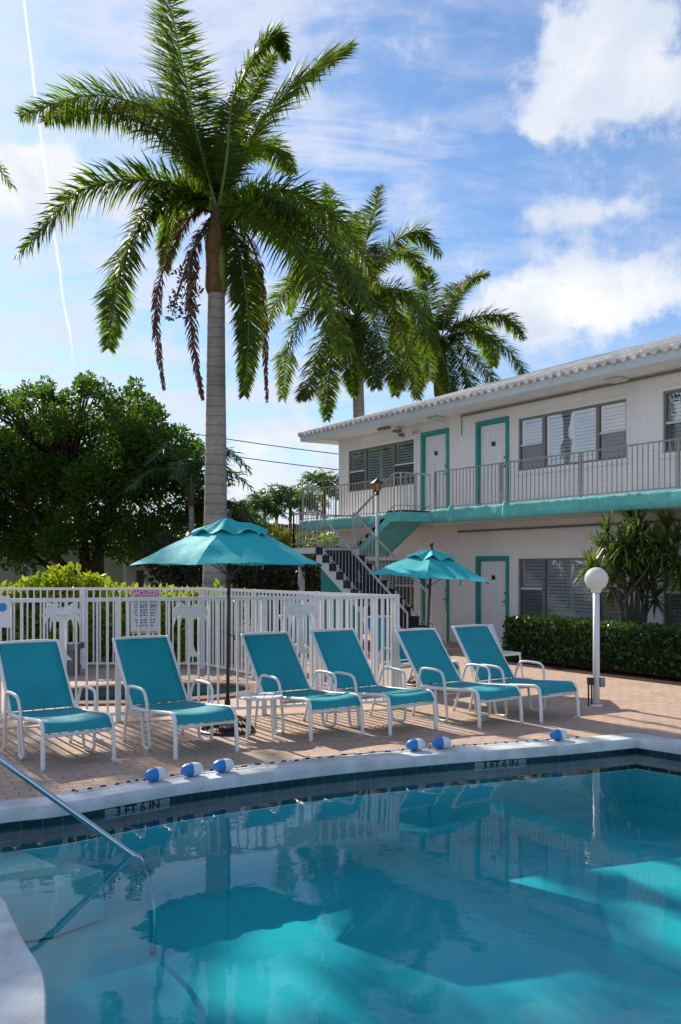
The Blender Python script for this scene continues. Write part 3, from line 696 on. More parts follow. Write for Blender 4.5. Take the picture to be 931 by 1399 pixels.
# post lantern between the flights
lp=thing('post_lantern','brass lantern with amber glass on a white post beside the stairs','lantern',B(4.98,2.24,0))
b=MB(); c0=B(4.98,2.24,0); b.tube([c0,c0+Vector((0,0,3.42))],[.034,.034],12); b.build('post','soffit_paint',lp,smooth=True)
b=MB(); b.lathe([(.0,3.42),(.05,3.42),(.05,3.46),(.03,3.48),(.06,3.50)],c0,6); b.lathe([(.14,3.68),(.16,3.69),(.06,3.76),(.02,3.79),(0,3.82)],c0,6)
for k in range(6):
    t=PI/3*k; b.bar(c0+Vector((.06*math.cos(t),.06*math.sin(t),3.50)),c0+Vector((.135*math.cos(t),.135*math.sin(t),3.68)),.012)
b.build('cap','black_metal',lp); b=MB(); b.lathe([(.055,3.50),(.128,3.68)],c0,6); b.build('glass','lantern_glass',lp)
# ------------------------------------------------------------------ pool fence
def prism_shape(m,pts,M,th):
    n=len(pts); tri=tessellate_polygon([[Vector((a,c,0)) for a,c in pts]])
    vs=[(a,0,c) for a,c in pts]+[(a,th,c) for a,c in pts]
    m.add(vs,[tuple(t) for t in tri]+[tuple(i+n for i in reversed(t)) for t in tri]+[(i,(i+1)%n,(i+1)%n+n,i+n) for i in range(n)],M)
def fence(label,a,c,orn=(),every=1.9,h=1.42,sp=.115,pw=.024):
    a=Vector(a);c=Vector(c); L_=(c-a).length; d=(c-a)/L_; ang=math.atan2(d.y,d.x)
    r=thing('pool_fence',label,'fence',(a.x,a.y,0),ang)
    def lb(name,bx,loc=(0,0,0)):
        m=MB(); m.box(*bx); o=m.build(name,'fence_white',r,local=True); o.location=loc; return o
    lb('rail',(0,L_,-.02,.02,h-.045,h)); lb('rail',(0,L_,-.018,.018,.07,.105))
    n=int(L_/sp); pk=None; k=round(L_/every); posts=[L_*i/k for i in range(k+1)]
    i=0
    for j in range(n):
        x=(j+.5)*L_/n
        if min(abs(x-q) for q in posts)<.05: continue
        if pk is None: o=lb('picket',(-pw/2,pw/2,-pw/2,pw/2,.1,h-.04),(x,0,0)); pk=o.data
        else: shared('picket',pk,r,(x,0,0))
    pk=None
    for q in posts:
        if pk is None: o=lb('post',(-.032,.032,-.032,.032,0,h+.006),(q,0,0)); pk=o.data
        else: shared('post',pk,r,(q,0,0))
    od=None
    for q in orn:
        if od is None:
            m=MB()
            # trunk
            prism_shape(m,[(-.03,.72),(.11,.72),(.05,.79),(.03,.88),(.028,1.0),(.03,1.2),(-.03,1.2),(-.03,1.0)],None,-.012)
            prism_shape(m,[(.12*math.cos(2*PI*i/16),1.235+.085*math.sin(2*PI*i/16)) for i in range(16)],None,-.010)
            lay=0
            for a0_,reach,drop in ((-80,.20,.22),(-50,.205,.12),(-20,.17,.0),(20,.17,.0),(50,.205,.12),(80,.20,.22),(-62,.13,.26),(62,.13,.26),(0,.06,-.0)):
                lay+=1; s_=1 if a0_>0 else -1; top=[];bot=[]
                for i in range(9):
                    t=i/8; x=s_*reach*math.sin(t*PI*.5); z=1.26+(.075*math.cos(R(a0_))+.03)*math.sin(t*PI*.8)-drop*t*t; w=.05*(1-t)**.5
                    top.append((x+s_*w*.5*t,z+w*.4)); bot.append((x-s_*w*.5,z-w*.9-.008*(i%2)))
                prism_shape(m,top+bot[::-1],Matrix.Translation((0,-.0017*lay,0)),-.010)
            o=m.build('palm_ornament','fence_white',r,local=True); fixn(o); o.location=(q,-.03,0); od=o.data
        else: shared('palm_ornament',od,r,(q,-.03,0))
    return r
FA=Vector((-3.9,10.16)); FC=Vector((.70,11.62)); FB=Vector((-2.42,16.2)); FL=Vector((-6.6,16.2))
dF=(FC-FA).normalized()
def fpos(px):
    t=(px-CX)/F; return (t*FA.y-FA.x)/(dF.x-t*dF.y)
FA0=FA-dF*2.0
fn=fence('white picket fence with cut out palm trees behind the front loungers',FA0,FC,[fpos(85)+2.0,fpos(260)+2.0,fpos(410)+2.0],1.65)
fence('white fence running back from the near corner post to the trunk of the tallest palm',FC,FB)
fence('white fence at the far side of the spa in front of the yellow green hedge',FB,FL)
# warning sign on the inside of the front fence
def sign_frame(px,off=.03):
    s=fpos(px); p=FA+dF*s; nrm=Vector((-dF.y,dF.x)); p=p+nrm*off
    return Matrix(((dF.x,0,-nrm.x,p.x),(dF.y,0,-nrm.y,p.y),(0,1,0,0),(0,0,0,1)))
Ms=sign_frame(199)
sg=thing('warning_sign','white warning sign with pink heading behind the fence pickets','sign',tuple(Ms@Vector((0,1.0,0))))
m=MB(Ms); m.box(-.165,.165,1.0,1.50,-.004,0); m.build('board','sign_white',sg)
m=MB(Ms); 
pts=[(-.14,1.505),(.14,1.505),(.155,1.49),(.165,1.43),(-.165,1.43),(-.155,1.49)]
m.add([(a,c,.003) for a,c in pts],[tuple(range(6))]); m.box(-.165,.165,1.01,1.02,.0,.002); m.build('heading','sign_pink',sg)
textmesh(None,'JACUZZI',.075,Ms@Matrix.Translation((0,1.466,.004)),'sign_white','lettering',sg)
textmesh(None,'CAUTION',.055,Ms@Matrix.Translation((0,1.315,.002)),'sign_ink','lettering',sg)
m=MB(Ms); random.seed(3)
for z,w in ((1.40,.12),(1.372,.26),(1.27,.24),(1.24,.25),(1.21,.22),(1.155,.24),(1.125,.22),(1.09,.2)):
    x=-w/2
    while x<w/2:
        q=random.uniform(.02,.05); m.box(x,min(x+q,w/2),z-.006,z+.006,.0,.0015); x+=q+.01
m.build('fine_print','sign_ink',sg)
Ms=sign_frame(-9,-.03)
s2=thing('rules_sign','white sign with a blue mark on the fence at the left picture edge','sign',tuple(Ms@Vector((0,1.1,0))))
m=MB(Ms); m.box(-.2,.175,1.1,1.45,.0,.006); m.build('board','sign_white',s2)
m=MB(Ms)
m.add([(.10+.045*math.cos(2*PI*k/12),1.325+.05*math.sin(2*PI*k/12),.009) for k in range(12)],[tuple(range(12))]); m.build('mark','sign_blue',s2)
# ------------------------------------------------------------------ sun loungers
def lounger():
    r=thing('sun_lounger','','sun lounger')
    def tb(name,pts,rad=.0155,n=40,m_='white_enamel'):
        b=MB(); b.tube(spline(pts,n),rad,8); return b.build(name,m_,r,local=True,smooth=True)
    w=.315
    for s in (-1,1):
        x=s*w
        tb('side_rail',[(x*1.03,-.0,0),(x*1.02,.01,.2),(x*1.0,.035,.355),(x,.085,.405),(x,.2,.405),(x,.6,.375),(x,1.02,.365)],.0205)
        tb('arm_support',[(x*1.03,1.14,0),(x*1.09,1.04,.30),(x*1.14,.965,.53),(x*1.16,.90,.585),(x*1.16,.70,.59),(x*1.16,.59,.57),(x*1.14,.55,.50),(x*1.11,.54,.38),(x*1.07,.52,.10),(x*1.05,.535,.03),(x*1.02,.60,.012),(x*.99,.68,.018),(x*.97,.72,.07),(x*.965,.76,.37)],.0155,80)
    for y,z in ((.025,.29),(.55,.33),(.97,.34)): tb('cross_bar',[(-w,y,z),(w,y,z)],.016,2)
    a0=Vector((0,.99,.375)); a1=Vector((0,1.47,1.0)); dl=a1-a0
    wt=w*.98
    tb('back_frame',[(-wt,a0.y,a0.z),(-wt,a0.y+dl.y*.5,a0.z+dl.z*.5),(-wt,a0.y+dl.y*.92,a0.z+dl.z*.95),(-wt+.04,a1.y,a1.z),(0,a1.y+.01,a1.z+.01),(wt-.04,a1.y,a1.z),(wt,a0.y+dl.y*.92,a0.z+dl.z*.95),(wt,a0.y+dl.y*.5,a0.z+dl.z*.5),(wt,a0.y,a0.z)],.0185,60)
    tb('back_prop',[(-wt*.9,1.2,.62),(-wt*.9,1.05,.36),(wt*.9,1.05,.36),(wt*.9,1.2,.62)],.010,20)
    def sheet_(name,path,wd,sag):
        b=MB(); vs=[];fs=[]; nx=8; pp=spline(path,24)
        for i,p in enumerate(pp):
            t=i/24
            for j in range(nx+1):
                q=j/nx*2-1; vs.append((q*wd,p.y,p.z-sag*(1-q*q)*math.sin(PI*min(1,max(0,t)))))
        for i in range(24):
            for j in range(nx): k=i*(nx+1)+j; fs.append((k,k+1,k+nx+2,k+nx+1))
        b.add(vs,fs); o=b.build(name,'teal_sling',r,local=True,smooth=True)
        md=o.modifiers.new('thickness','SOLIDIFY'); md.thickness=.003
    sheet_('seat_sling',[(0,.005,.315),(0,.02,.355),(0,.07,.41),(0,.2,.418),(0,.6,.39),(0,.985,.378)],w*.965,.022)
    sheet_('back_sling',[tuple(a0+dl*t+Vector((0,-.012,.008))) for t in (0.01,.3,.6,.985)],wt*.96,-.0)
    return r
LR=R(36)
L0=lounger()
LG='teal sling sun loungers in a row by the pool'
spots=[((54,1054),(161,1040),'teal lounger with white frame at the far left end of the front row'),
((236,1040),(328,1026),'teal lounger just left of the larger umbrella base'),
((422.5,1011.7),(499,1006),'teal lounger beside the round white side table'),
((530,1004),(599.5,998),'teal lounger in front of the fence corner post, between third and fifth in the row'),
((653,994),(716,990.5),'teal lounger just right of the fence corner, second from the right end of its row'),
((737.6,987.8),(792.6,981),'teal lounger at the right end of its row, nearest the globe lamp')]
def recline(o,deg):
    pv=Vector((0,.99,.375)); q=Matrix.Rotation(R(deg),4,'X')
    for c in kids(o):
        if c.name.split('.')[0] in ('back_frame','back_sling'): c.rotation_euler=(R(deg),0,0); c.location=pv-q@pv
for i,(p,q,lab) in enumerate(spots):
    c=(G(*p)+G(*q))/2; c.z=.0; rz=LR+R((0,1,-1,1,-1,1)[i])
    if i==0: L0.location=c; L0.rotation_euler=(0,0,rz); L0['label']=lab; L0['group']=LG
    else: recline(dup(L0,c,rz,lab,LG),(0,1.6,-1.4,.9,-2.0,1.2)[i])
BG='teal loungers standing further back on the deck'
dup(L0,(1.45,13.0,0),R(36),'teal lounger seen behind the gap between the two right hand front loungers',BG)
dup(L0,(.15,13.6,0),R(36),'teal lounger behind the right end of the picket fence',BG)
# white stacking chair back by the hedge end
ch=thing('deck_chair','white plastic chair with tilted back behind the right hand lounger by the hedge','chair',(2.62,14.9,0),R(35))
b=MB(); b.box(-.22,.22,-.2,.22,.36,.40); b.build('seat','white_enamel',ch,local=True,bevel=.01)
b=MB(); b.add([(-.2,.2,.4),(.2,.2,.4),(.2,.42,.82),(-.2,.42,.82),(-.2,.23,.4),(.2,.23,.4),(.2,.45,.82),(-.2,.45,.82)],[(0,1,2,3),(7,6,5,4),(0,4,5,1),(1,5,6,2),(2,6,7,3),(3,7,4,0)]); b.build('backrest','white_enamel',ch,local=True)
for sx in (-1,1):
    for sy in (-1,1): b=MB(); b.tube([(sx*.2,sy*.18,.37),(sx*.23,sy*.22,0)],.016,6); b.build('leg','white_enamel',ch,local=True)
# round side table
tb_=thing('side_table','small round white slatted table beside the third lounger','table',(-.83,9.62,0))
b=MB()
for k in range(5):
    x0=-.23+k*.092; xm=max(abs(x0),abs(x0+.084)); 
    def hh(x): return math.sqrt(max(.0001,.235**2-x*x))
    b.add([(x0,-hh(x0),.42),(x0+.084,-hh(x0+.084),.42),(x0+.084,hh(x0+.084),.42),(x0,hh(x0),.42),(x0,-hh(x0),.432),(x0+.084,-hh(x0+.084),.432),(x0+.084,hh(x0+.084),.432),(x0,hh(x0),.432)],[(0,3,2,1),(4,5,6,7),(0,1,5,4),(1,2,6,5),(2,3,7,6),(3,0,4,7)])
b.build('tabletop','white_enamel',tb_,local=True)
b=MB(); b.tube([(.225*math.cos(t),.225*math.sin(t),.415) for t in [2*PI*i/28 for i in range(29)]],.012,6,cap=False); b.build('rim','white_enamel',tb_,local=True,smooth=True)
for k in range(4):
    t=PI/4+PI/2*k; b=MB(); b.tube([(.17*math.cos(t),.17*math.sin(t),.415),(.19*math.cos(t),.19*math.sin(t),0)],.014,8); b.build('leg','white_enamel',tb_,local=True)
# ------------------------------------------------------------------ umbrellas
def umbrella(label,base,peak,rimz,Rr,phase,lean,tilt,base_on=True,seed=1,ventr=.40):
    r=thing('patio_umbrella',label,'umbrella',base)
    base=Vector(base); peak=Vector(peak)
    b=MB(); b.tube([base+Vector((0,0,.1)),peak-Vector((0,0,.03))],.019,12); b.build('pole','brown_pole',r,smooth=True)
    b=MB(); b.lathe([(0,.1),(.025,.09),(.03,.05),(.018,.03),(.02,.0),(.035,-.01)],peak,12); b.build('finial','brown_pole',r,smooth=True)
    T=Matrix.Translation(peak)@Matrix.Rotation(tilt,4,'Y')
    dz=rimz-peak.z; n=6; sub=10; rings=14
    def surf(fr,a,lift=0,wob=0):
        # radius fraction fr at angle a (panel edges straight between ribs, cloth sags between)
        k=(a-phase)/(2*PI/n); k0=math.floor(k); t=k-k0
        A0=phase+k0*2*PI/n; A1=A0+2*PI/n
        x=(math.cos(A0)*(1-t)+math.cos(A1)*t)*Rr*fr; y=(math.sin(A0)*(1-t)+math.sin(A1)*t)*Rr*fr
        z=dz*(fr**1.08)
        sag=4*t*(1-t)
        z+= -.035*sag*fr*(1-fr)*2 + lift + .02*sag*fr**3
        z+= wob*noise.noise(Vector((x*4.5,y*4.5,seed)))
        return Vector((x,y,z))
    def canopy(name,f0,f1,lift0,lift1,wob,ruffle=0):
        b=MB(T); N_=n*sub; vs=[];fs=[]
        for i in range(rings+1):
            fr=f0+(f1-f0)*i/rings; q=i/rings
            for k in range(N_):
                a=phase+2*PI*k/N_; t=(k%sub)/sub
                l=lift0+(lift1-lift0)*q+ruffle*q*math.sin(a*9+seed*2)*(1 if t>0 else .3)
                vs.append(surf(fr,a,l,wob))
        for i in range(rings):
            for k in range(N_): fs.append((i*N_+k,i*N_+(k+1)%N_,(i+1)*N_+(k+1)%N_,(i+1)*N_+k))
        b.add(vs,fs); o=b.build(name,'teal_canvas',r,smooth=True)
        md=o.modifiers.new('thickness','SOLIDIFY'); md.thickness=.002
        md=o.modifiers.new('edge','EDGE_SPLIT'); md.split_angle=R(9)
        return o
    cn=canopy('canopy',.20,1.0,0,0,.02)
    canopy('vent_flap',.015,ventr,.0,.035,.05,.03).parent
    for k in range(n):
        a=phase+2*PI*k/n; b=MB(T)
        b.tube([surf(.05,a,-.02),surf(.5,a,-.022),surf(.985,a,-.02)],.007,5); b.tube([surf(.5,a,-.022),Vector((0,0,dz-.12))],.006,5); b.build('rib','brown_pole',r)
    b=MB(T); b.lathe([(.03,dz-.15),(.035,dz-.12),(.03,dz-.09)],(0,0,0),10); b.build('hub','brown_pole',r)
    c=base.lerp(peak,.45); b=MB(); b.tube([c+Vector((.02,-.01,0)),c+Vector((.07,-.03,.0)),c+Vector((.07,-.03,-.05))],.007,5); b.build('crank','brown_pole',r)
    c2=peak+Vector((0,0,0)); e=T@surf(1,phase+2*PI/n*5.0,0)
    b=MB(); ws=T@surf(.46,phase+2*PI/n*5,.0); b.tube(spline([ws+Vector((0,-.01,.0)),ws+Vector((.01,-.06,-.1)),ws+Vector((.03,-.09,-.22)),ws+Vector((.02,-.1,-.33))],8),[.012,.014,.016,.012,.014,.016,.014,.012,.01],5); b.build('tie_strap','teal_canvas',r)
    bs=MB()
    for k in range(30):
        t=2*PI*k/30; cs,sn=math.cos(t),math.sin(t)
        bs.tube([base+Vector((cs*q,sn*q,z)) for q,z in ((.06,.17),(.14,.155),(.22,.11),(.27,.05),(.285,.012))],.006,4)
    bs.lathe([(.285,0),(.30,0),(.30,.02),(.285,.03)],base,32); bs.lathe([(.245,.03),(.25,.035)],base,32); bs.lathe([(.165,.13),(.18,.14),(.185,.13)],base,32); bs.lathe([(.0,.05),(.10,.05),(.10,.0)],base,24)
    bs.lathe([(.03,.15),(.032,.34),(.02,.34)],base,12); bs.lathe([(.03,.16),(.075,.165),(.075,.175),(.03,.18)],base,20)
    bs.build('base','black_metal',r)
    return r
ub1=G(311,999); pk1=Vector(((314-CX)/F*ub1.y,ub1.y,EYE+(HY-708)/F*ub1.y))
umbrella('larger turquoise umbrella with a ruffled vent standing beside the side table',ub1,pk1,1.785,1.06,R(19),0,R(0),seed=2)
ub2=Vector((1.28,13.9,0)); pk2=A(590,750,13.9)
umbrella('smaller tilted turquoise umbrella in front of the ground floor doors',ub2,pk2,1.60,1.03,R(22),0,R(4.0),seed=5)
# ------------------------------------------------------------------ globe lamp
lb_=G(815,964); gl=thing('globe_lamp','white globe lamp on a white pole beside the far corner of the pool','lamp',lb_)
b=MB(); b.tube([lb_,lb_+Vector((0,0,1.5))],.042,16); b.lathe([(.085,0),(.085,.012),(.05,.02)],lb_,20); b.lathe([(.05,1.44),(.065,1.46),(.06,1.5),(.03,1.51)],lb_,20); b.build('pole','white_enamel',gl,smooth=True)
b=MB(); b.lathe([(.148*math.sin(PI*i/24),1.62-.148*math.cos(PI*i/24)) for i in range(25)],lb_,32); b.build('globe','globe_acrylic',gl,smooth=True)
b=MB(); 
ob=thing('outlet_box','dark outlet box with two conduits standing against the left of the lamp pole','electrical box',lb_+Vector((-.07,0,0)))
c=lb_+Vector((-.075,-.02,0)); b.box(c.x-.045,c.x+.025,c.y-.04,c.y+.03,.27,.36); b.build('box','black_metal',ob)
b=MB(); b.tube([c+Vector((-.03,0,0)),c+Vector((-.03,0,.27))],.011,8); b.tube([c+Vector((.01,0,0)),c+Vector((.01,0,.27))],.011,8); b.build('conduit','black_metal',ob)
ob=thing('meter_box','small grey weatherproof box on the right side of the lamp pole','electrical box',lb_+Vector((.07,0,.25)))
b=MB(); c=lb_+Vector((.075,0,0)); b.box(c.x-.032,c.x+.03,c.y-.04,c.y+.04,.24,.36); b.build('box','grey_box',ob,bevel=.006)
b=MB(); b.box(c.x-.028,c.x+.026,c.y-.048,c.y-.0405,.25,.35); b.build('cover','grey_box',ob)
# ------------------------------------------------------------------ float rope on the coping
rp=thing('float_rope','lane rope with blue and white floats lying along the pool coping','rope',(-1.3,8.3,.02))
def edge_at(px,off=.25):
    o=offset(pool,off)[:61]
    best=min(o,key=lambda p:abs((p.x/p.y)-(px-CX)/F)); k=o.index(best); k=min(max(k,1),59); t=(o[k+1]-o[k-1]).normalized(); return Vector((best.x,best.y,0)),Vector((t.x,t.y,0))
pts=[]
for i,px in enumerate(range(85,790,6)):
    p,t=edge_at(px,.225+.02*math.sin(i*.9)*(1 if i%3 else .3)); pts.append(p+Vector((0,0,.036)))
pp=spline(pts,len(pts)*6); b=MB()
for i in range(0,len(pp)-1):
    b.cur=1 if (i//2)%3==2 else 0; b.tube([pp[i],pp[i+1]],.008,5,cap=False)
b.build('rope',['float_white','ink_black'],rp)
fdat=None
for px in (215,256,305,563,601,763):
    p,t=edge_at(px,.15 if px<400 else .205); ang=math.atan2(t.y,t.x)
    if fdat is None:
        m=MB(); n=20; vs=[];fs=[]
        prof=[(-.125,.0),(-.12,.022),(-.105,.045),(-.075,.064),(-.04,.074),(0,.077),(.03,.077),(.06,.074),(.09,.062),(.11,.045),(.12,.02),(.122,0)]
        for x,r_ in prof:
            for k in range(n): a=2*PI*k/n; vs.append((x,r_*math.cos(a),r_*math.sin(a)+.077))
        for i in range(len(prof)-1):
            m.cur=0 if prof[i][0]<0.0 else 1
            m.add(vs[i*n:(i+2)*n],[(k,(k+1)%n,(k+1)%n+n,k+n) for k in range(n)])
        o=m.build('float',['float_blue','float_white'],rp,local=True,smooth=True); fdat=o.data; o.scale=(.78,.78,.74)
    else: o=shared('float',fdat,rp,(0,0,0)); o.scale=(.78,.78,.74)
    o.location=wm(rp).inverted()@(p+Vector((0,0,.022))); o.rotation_euler=(0,0,ang+R(random.uniform(-12,12)))
# ------------------------------------------------------------------ foliage
def leafball(m,c,rad,n,ls,flat=1,shell=.35,asp=.55):
    c=Vector(c)
    for _ in range(n):
        d=Vector((random.gauss(0,1),random.gauss(0,1),random.gauss(0,1))).normalized()
        r_=rad*(shell+(1-shell)*random.random()**.6); p=c+Vector((d.x*r_,d.y*r_,d.z*r_*flat))
        a=(d+Vector((random.uniform(-1,1),random.uniform(-1,1),random.uniform(-.7,1)))*.9).normalized()
        s=a.cross(Vector((random.uniform(-1,1),random.uniform(-1,1),random.uniform(-1,1)))).normalized(); L_=ls*random.uniform(.6,1.3)
        m.add([p,p+a*L_*.45+s*L_*asp*.5,p+a*L_,p+a*L_*.45-s*L_*asp*.5],[(0,1,2,3)])
def frond(name,pts,m_,parent,n=95,ll=.75,droop=.5,lw=.035,spread=1,start=.10,rw=.028,plum=.6,seed=0,rm='rachis_green'):
    rnd=random.Random(seed*77+13); P=spline(pts,44); b=MB()
    b.cur=1; b.tube(P,[rw*(1-.85*i/44) for i in range(45)],5); b.cur=0
    for i in range(n):
        t=start+(1-start)*(i+rnd.random()*.6)/n; f=t*44; k=min(int(f),43); p=P[k].lerp(P[k+1],f-k); d=(P[k+1]-P[k]).normalized()
        sd_=d.cross(Vector((0,0,1)))
        if sd_.length<.25: sd_=d.cross(Vector((0,1,0))) if abs(d.y)<.9 else Vector((1,0,0))
        sd_.normalize(); up=sd_.cross(d)
        prof=(.45+.55*min(1,(t-start)/.25))*(1-max(0,(t-.62)/.38)**1.6*.72)
        for s in (-1,1):
            L_=ll*prof*rnd.uniform(.78,1.12)
            el=rnd.uniform(-plum,plum)
            a=(sd_*s*math.cos(el)*spread+up*math.sin(el)+d*(.30+.42*t)+Vector((rnd.uniform(-.12,.12),rnd.uniform(-.12,.12),rnd.uniform(-.1,.1)))).normalized()
            g=Vector((0,0,-1)); q1=p+a*L_*.5+g*L_*.07*droop; a2=(a+g*droop*(.62+rnd.uniform(-.25,.35))).normalized(); q2=q1+a2*L_*.5
            wv_=a.cross(up)
            if wv_.length<.2: wv_=d.copy()
            wv_=(wv_.normalized()+d*.6+up*rnd.uniform(-.6,.6)).normalized()*lw*.5
            b.add([p-wv_*.5,p+wv_*.5,q1+wv_,q1-wv_,q2],[(0,1,2,3),(3,2,4)])
    return b.build(name,[m_,rm],parent)
def curve3(B0,pix,Y0,dY):
    # pixel path away from the crown, depth changing by dY along it
    out=[B0]; n=len(pix)
    for i,(x,y) in enumerate(pix): out.append(A(x,y,Y0+dY*((i+1)/n)**1.1))
    return out
def palm_trunk(parent,base,top,r0,r1,bulge=0,matn='palm_bark',rings=True):
    b=MB(); P=[];rr=[]
    N_=90
    for i in range(N_+1):
        t=i/N_; p=base.lerp(top,t); w=math.sin(t*3.0)*.06*(1-t); P.append(p+Vector((w,0,0)))
        rr.append((r0+(r1-r0)*t)*(1+bulge*math.exp(-((t-.45)/.28)**2))*(1+(.018 if i%3==0 else 0))*(1.15 if t<.02 else 1))
    b.tube(P,rr,20); return b.build('trunk',matn,parent,smooth=True)
# --- tallest palm
Y1=18.0; k1=Y1/F
pb=A(290,777,Y1); pb.z=0
p1=thing('palm_tree','tallest palm with grey trunk towering over the larger umbrella','palm tree',pb)
top=A(296,398,Y1)
palm_trunk(p1,pb,top,.235,.165,.06)
b=MB(); P=spline([A(296,402,Y1),A(296,380,Y1),A(296,345,Y1),A(297,318,Y1),A(298,285,Y1)],16); b.tube(P,[.175,.205,.225,.225,.22,.215,.21,.21,.22,.235,.24,.23,.21,.18,.16,.14,.11],14); cs=b.build('crownshaft','crownshaft_brown',p1,smooth=True)
b=MB(); P=spline([A(303,400,Y1-.1),A(305,365,Y1-.12),A(303,325,Y1-.1)],8); b.tube(P,[.03,.07,.09,.10,.10,.10,.09,.07,.04],8); b.build('sheath','crownshaft_green',cs,smooth=True)
C1=A(298,292,Y1)
fr=[([(268,180),(250,90),(226,-25)],1.2,.92,.20,'palm_leaf',.6),
([(310,215),(318,140),(352,70),(378,48),(392,80)],.6,.48,.6,'palm_leaf',.6),
([(262,225),(195,168),(120,150),(60,165)],1.9,.66,.5,'palm_leaf',.8),
([(322,225),(370,150),(430,95),(478,62)],2.0,.86,.35,'palm_leaf',.5),
([(272,215),(225,160),(130,130),(28,158)],.6,.84,.45,'palm_leaf',.8),
([(262,262),(200,246),(110,262),(26,348)],-.9,.80,.55,'palm_leaf',.7),
([(262,272),(205,290),(165,370),(148,476)],-1.2,.70,.55,'palm_leaf',.7),
([(268,290),(235,340),(213,420),(224,532)],-.3,.30,1.4,'palm_leaf_dry',.8),
([(280,310),(263,350),(262,450),(277,545)],-.5,.34,1.4,'palm_leaf_dry',.9),
([(318,315),(332,370),(340,450),(334,540)],-.5,.50,.8,'palm_leaf',.8),
([(322,300),(350,350),(360,430),(365,548)],.2,.26,1.5,'palm_leaf_dry',.9),
([(330,275),(385,275),(450,330),(512,428)],-1.6,.80,.75,'palm_leaf',.9),
([(330,270),(395,262),(460,300),(520,392)],.9,.78,.6,'palm_leaf',.9),
([(325,285),(370,300),(430,370),(472,480)],-2.4,.80,.8,'palm_leaf',.9),
([(325,282),(365,285),(410,330),(450,420)],1.8,.72,.8,'palm_leaf',.9),
([(305,240),(330,205),(370,200),(400,235)],3.6,.62,.6,'palm_leaf',.8),
([(290,270),(260,250),(235,300),(225,370)],3.0,.55,.8,'palm_leaf',.7),
([(285,240),(262,180),(215,145),(160,150)],2.6,.62,.5,'palm_leaf',.8),([(306,235),(325,170),(350,110),(372,75)],2.4,.60,.5,'palm_leaf',.6)]
for i,(px,dY,ll,dr_,m_,pl) in enumerate(fr):
    fat=m_=='palm_leaf'
    frond('frond',curve3(C1,px,Y1,dY),m_,p1,400 if fat else 170,ll*(1.0 if fat else .9),dr_*1.15,.040 if fat else .035,1 if fat else .5,.10,.035,pl,seed=i,rm='rachis_green' if fat else 'palm_leaf_dry')
b=MB(); 
for k in range(16):
    e=A(252+random.uniform(-9,12),360+k*5,Y1-.4)+Vector((random.uniform(-.1,.1),random.uniform(-.2,.2),0))
    b.tube(spline([A(283,315,Y1-.15),A(262,345,Y1-.4),e],6),.012,4)
    leafball(b,e,.10,22,.09)
b.build('flower_stalk','flower_stalk',p1)
def palm_at(name,label,Y,base_px,crown_px,fronds,r0,r1,lm='palm_leaf',ll=.8,n=70,shaft=None,lw=.07,grp=None,trunk_bot=0,stalk=False,cat='palm tree'):
    pb=A(*base_px,Y); pb.z=trunk_bot; r=thing(name,label,cat,pb,0,grp)
    C=A(*crown_px,Y); sh=shaft or .9
    palm_trunk(r,pb,C-Vector((0,0,sh)),r0,r1)
    b=MB(); b.tube(spline([C-Vector((0,0,sh)),C-Vector((0,0,sh*.6)),C],8),[r1*1.05,r1*1.25,r1*1.3,r1*1.25,r1*1.15,r1,r1*.85,r1*.7,r1*.5],12); b.build('crownshaft','crownshaft_brown',r,smooth=True)
    for i,f in enumerate(fronds):
        px,dY=f[0],f[1]; l2=(f[2] if len(f)>2 else ll)*.88; dp=f[3] if len(f)>3 else .6; mm=f[4] if len(f)>4 else lm
        frond('frond',curve3(C,px,Y,dY),mm,r,n,l2,dp,lw,1,.1,.035,.8,seed=i+50+int(Y))
    if stalk:
        b=MB()
        for k in range(14):
            e=C+Vector((random.uniform(.1,.9),random.uniform(-.5,.5),-sh-random.uniform(.1,.7))); b.tube(spline([C-Vector((0,0,sh)),C+Vector((.4,0,-sh*.9)),e],5),.012,4); leafball(b,e,.16,25,.10)
        b.build('flower_stalk','palm_leaf_dry',r)
    return r
palm_at('palm_tree','middle sized palm rising behind the left end of the tiled roof',33,(497,777),(488,432),[
([(472,360),(462,310),(446,252)],1.5,.9,.3),([(495,370),(505,310),(520,255)],1.0,.95,.3),([(505,385),(540,330),(575,318),(602,350)],.5,.95,.6),
([(515,400),(555,400),(580,450),(588,520)],-.5,1.0,.7),([(510,410),(540,440),(560,490),(572,545)],-1.5,1.0,.8),([(500,420),(520,460),(535,500),(548,530)],-2.2,.95,.8),
([(465,410),(425,420),(395,470),(386,545)],-.5,1.0,.8),([(462,430),(440,470),(425,520),(412,545)],-1.5,.9,.8),([(470,440),(455,480),(448,530),(447,574)],-1.5,.75,.6),
([(460,395),(420,380),(385,400),(365,450)],1.5,.95,.7),([(465,385),(430,335),(405,320),(380,335)],.5,.9,.5),([(480,380),(478,330),(490,290)],3,.8,.4),([(480,440),(478,490),(484,540)],-1,.8,.8),
([(500,380),(530,350),(560,345),(580,380)],3,.9,.6),([(470,380),(440,350),(410,370),(395,430)],3,.9,.7),([(490,450),(505,490),(515,530)],-2,.9,.8),([(500,400),(520,400),(545,430),(550,470)],3,.9,.8)],
.24,.20,'palm_leaf',n=330,shaft=1.3,lw=.042,stalk=True)
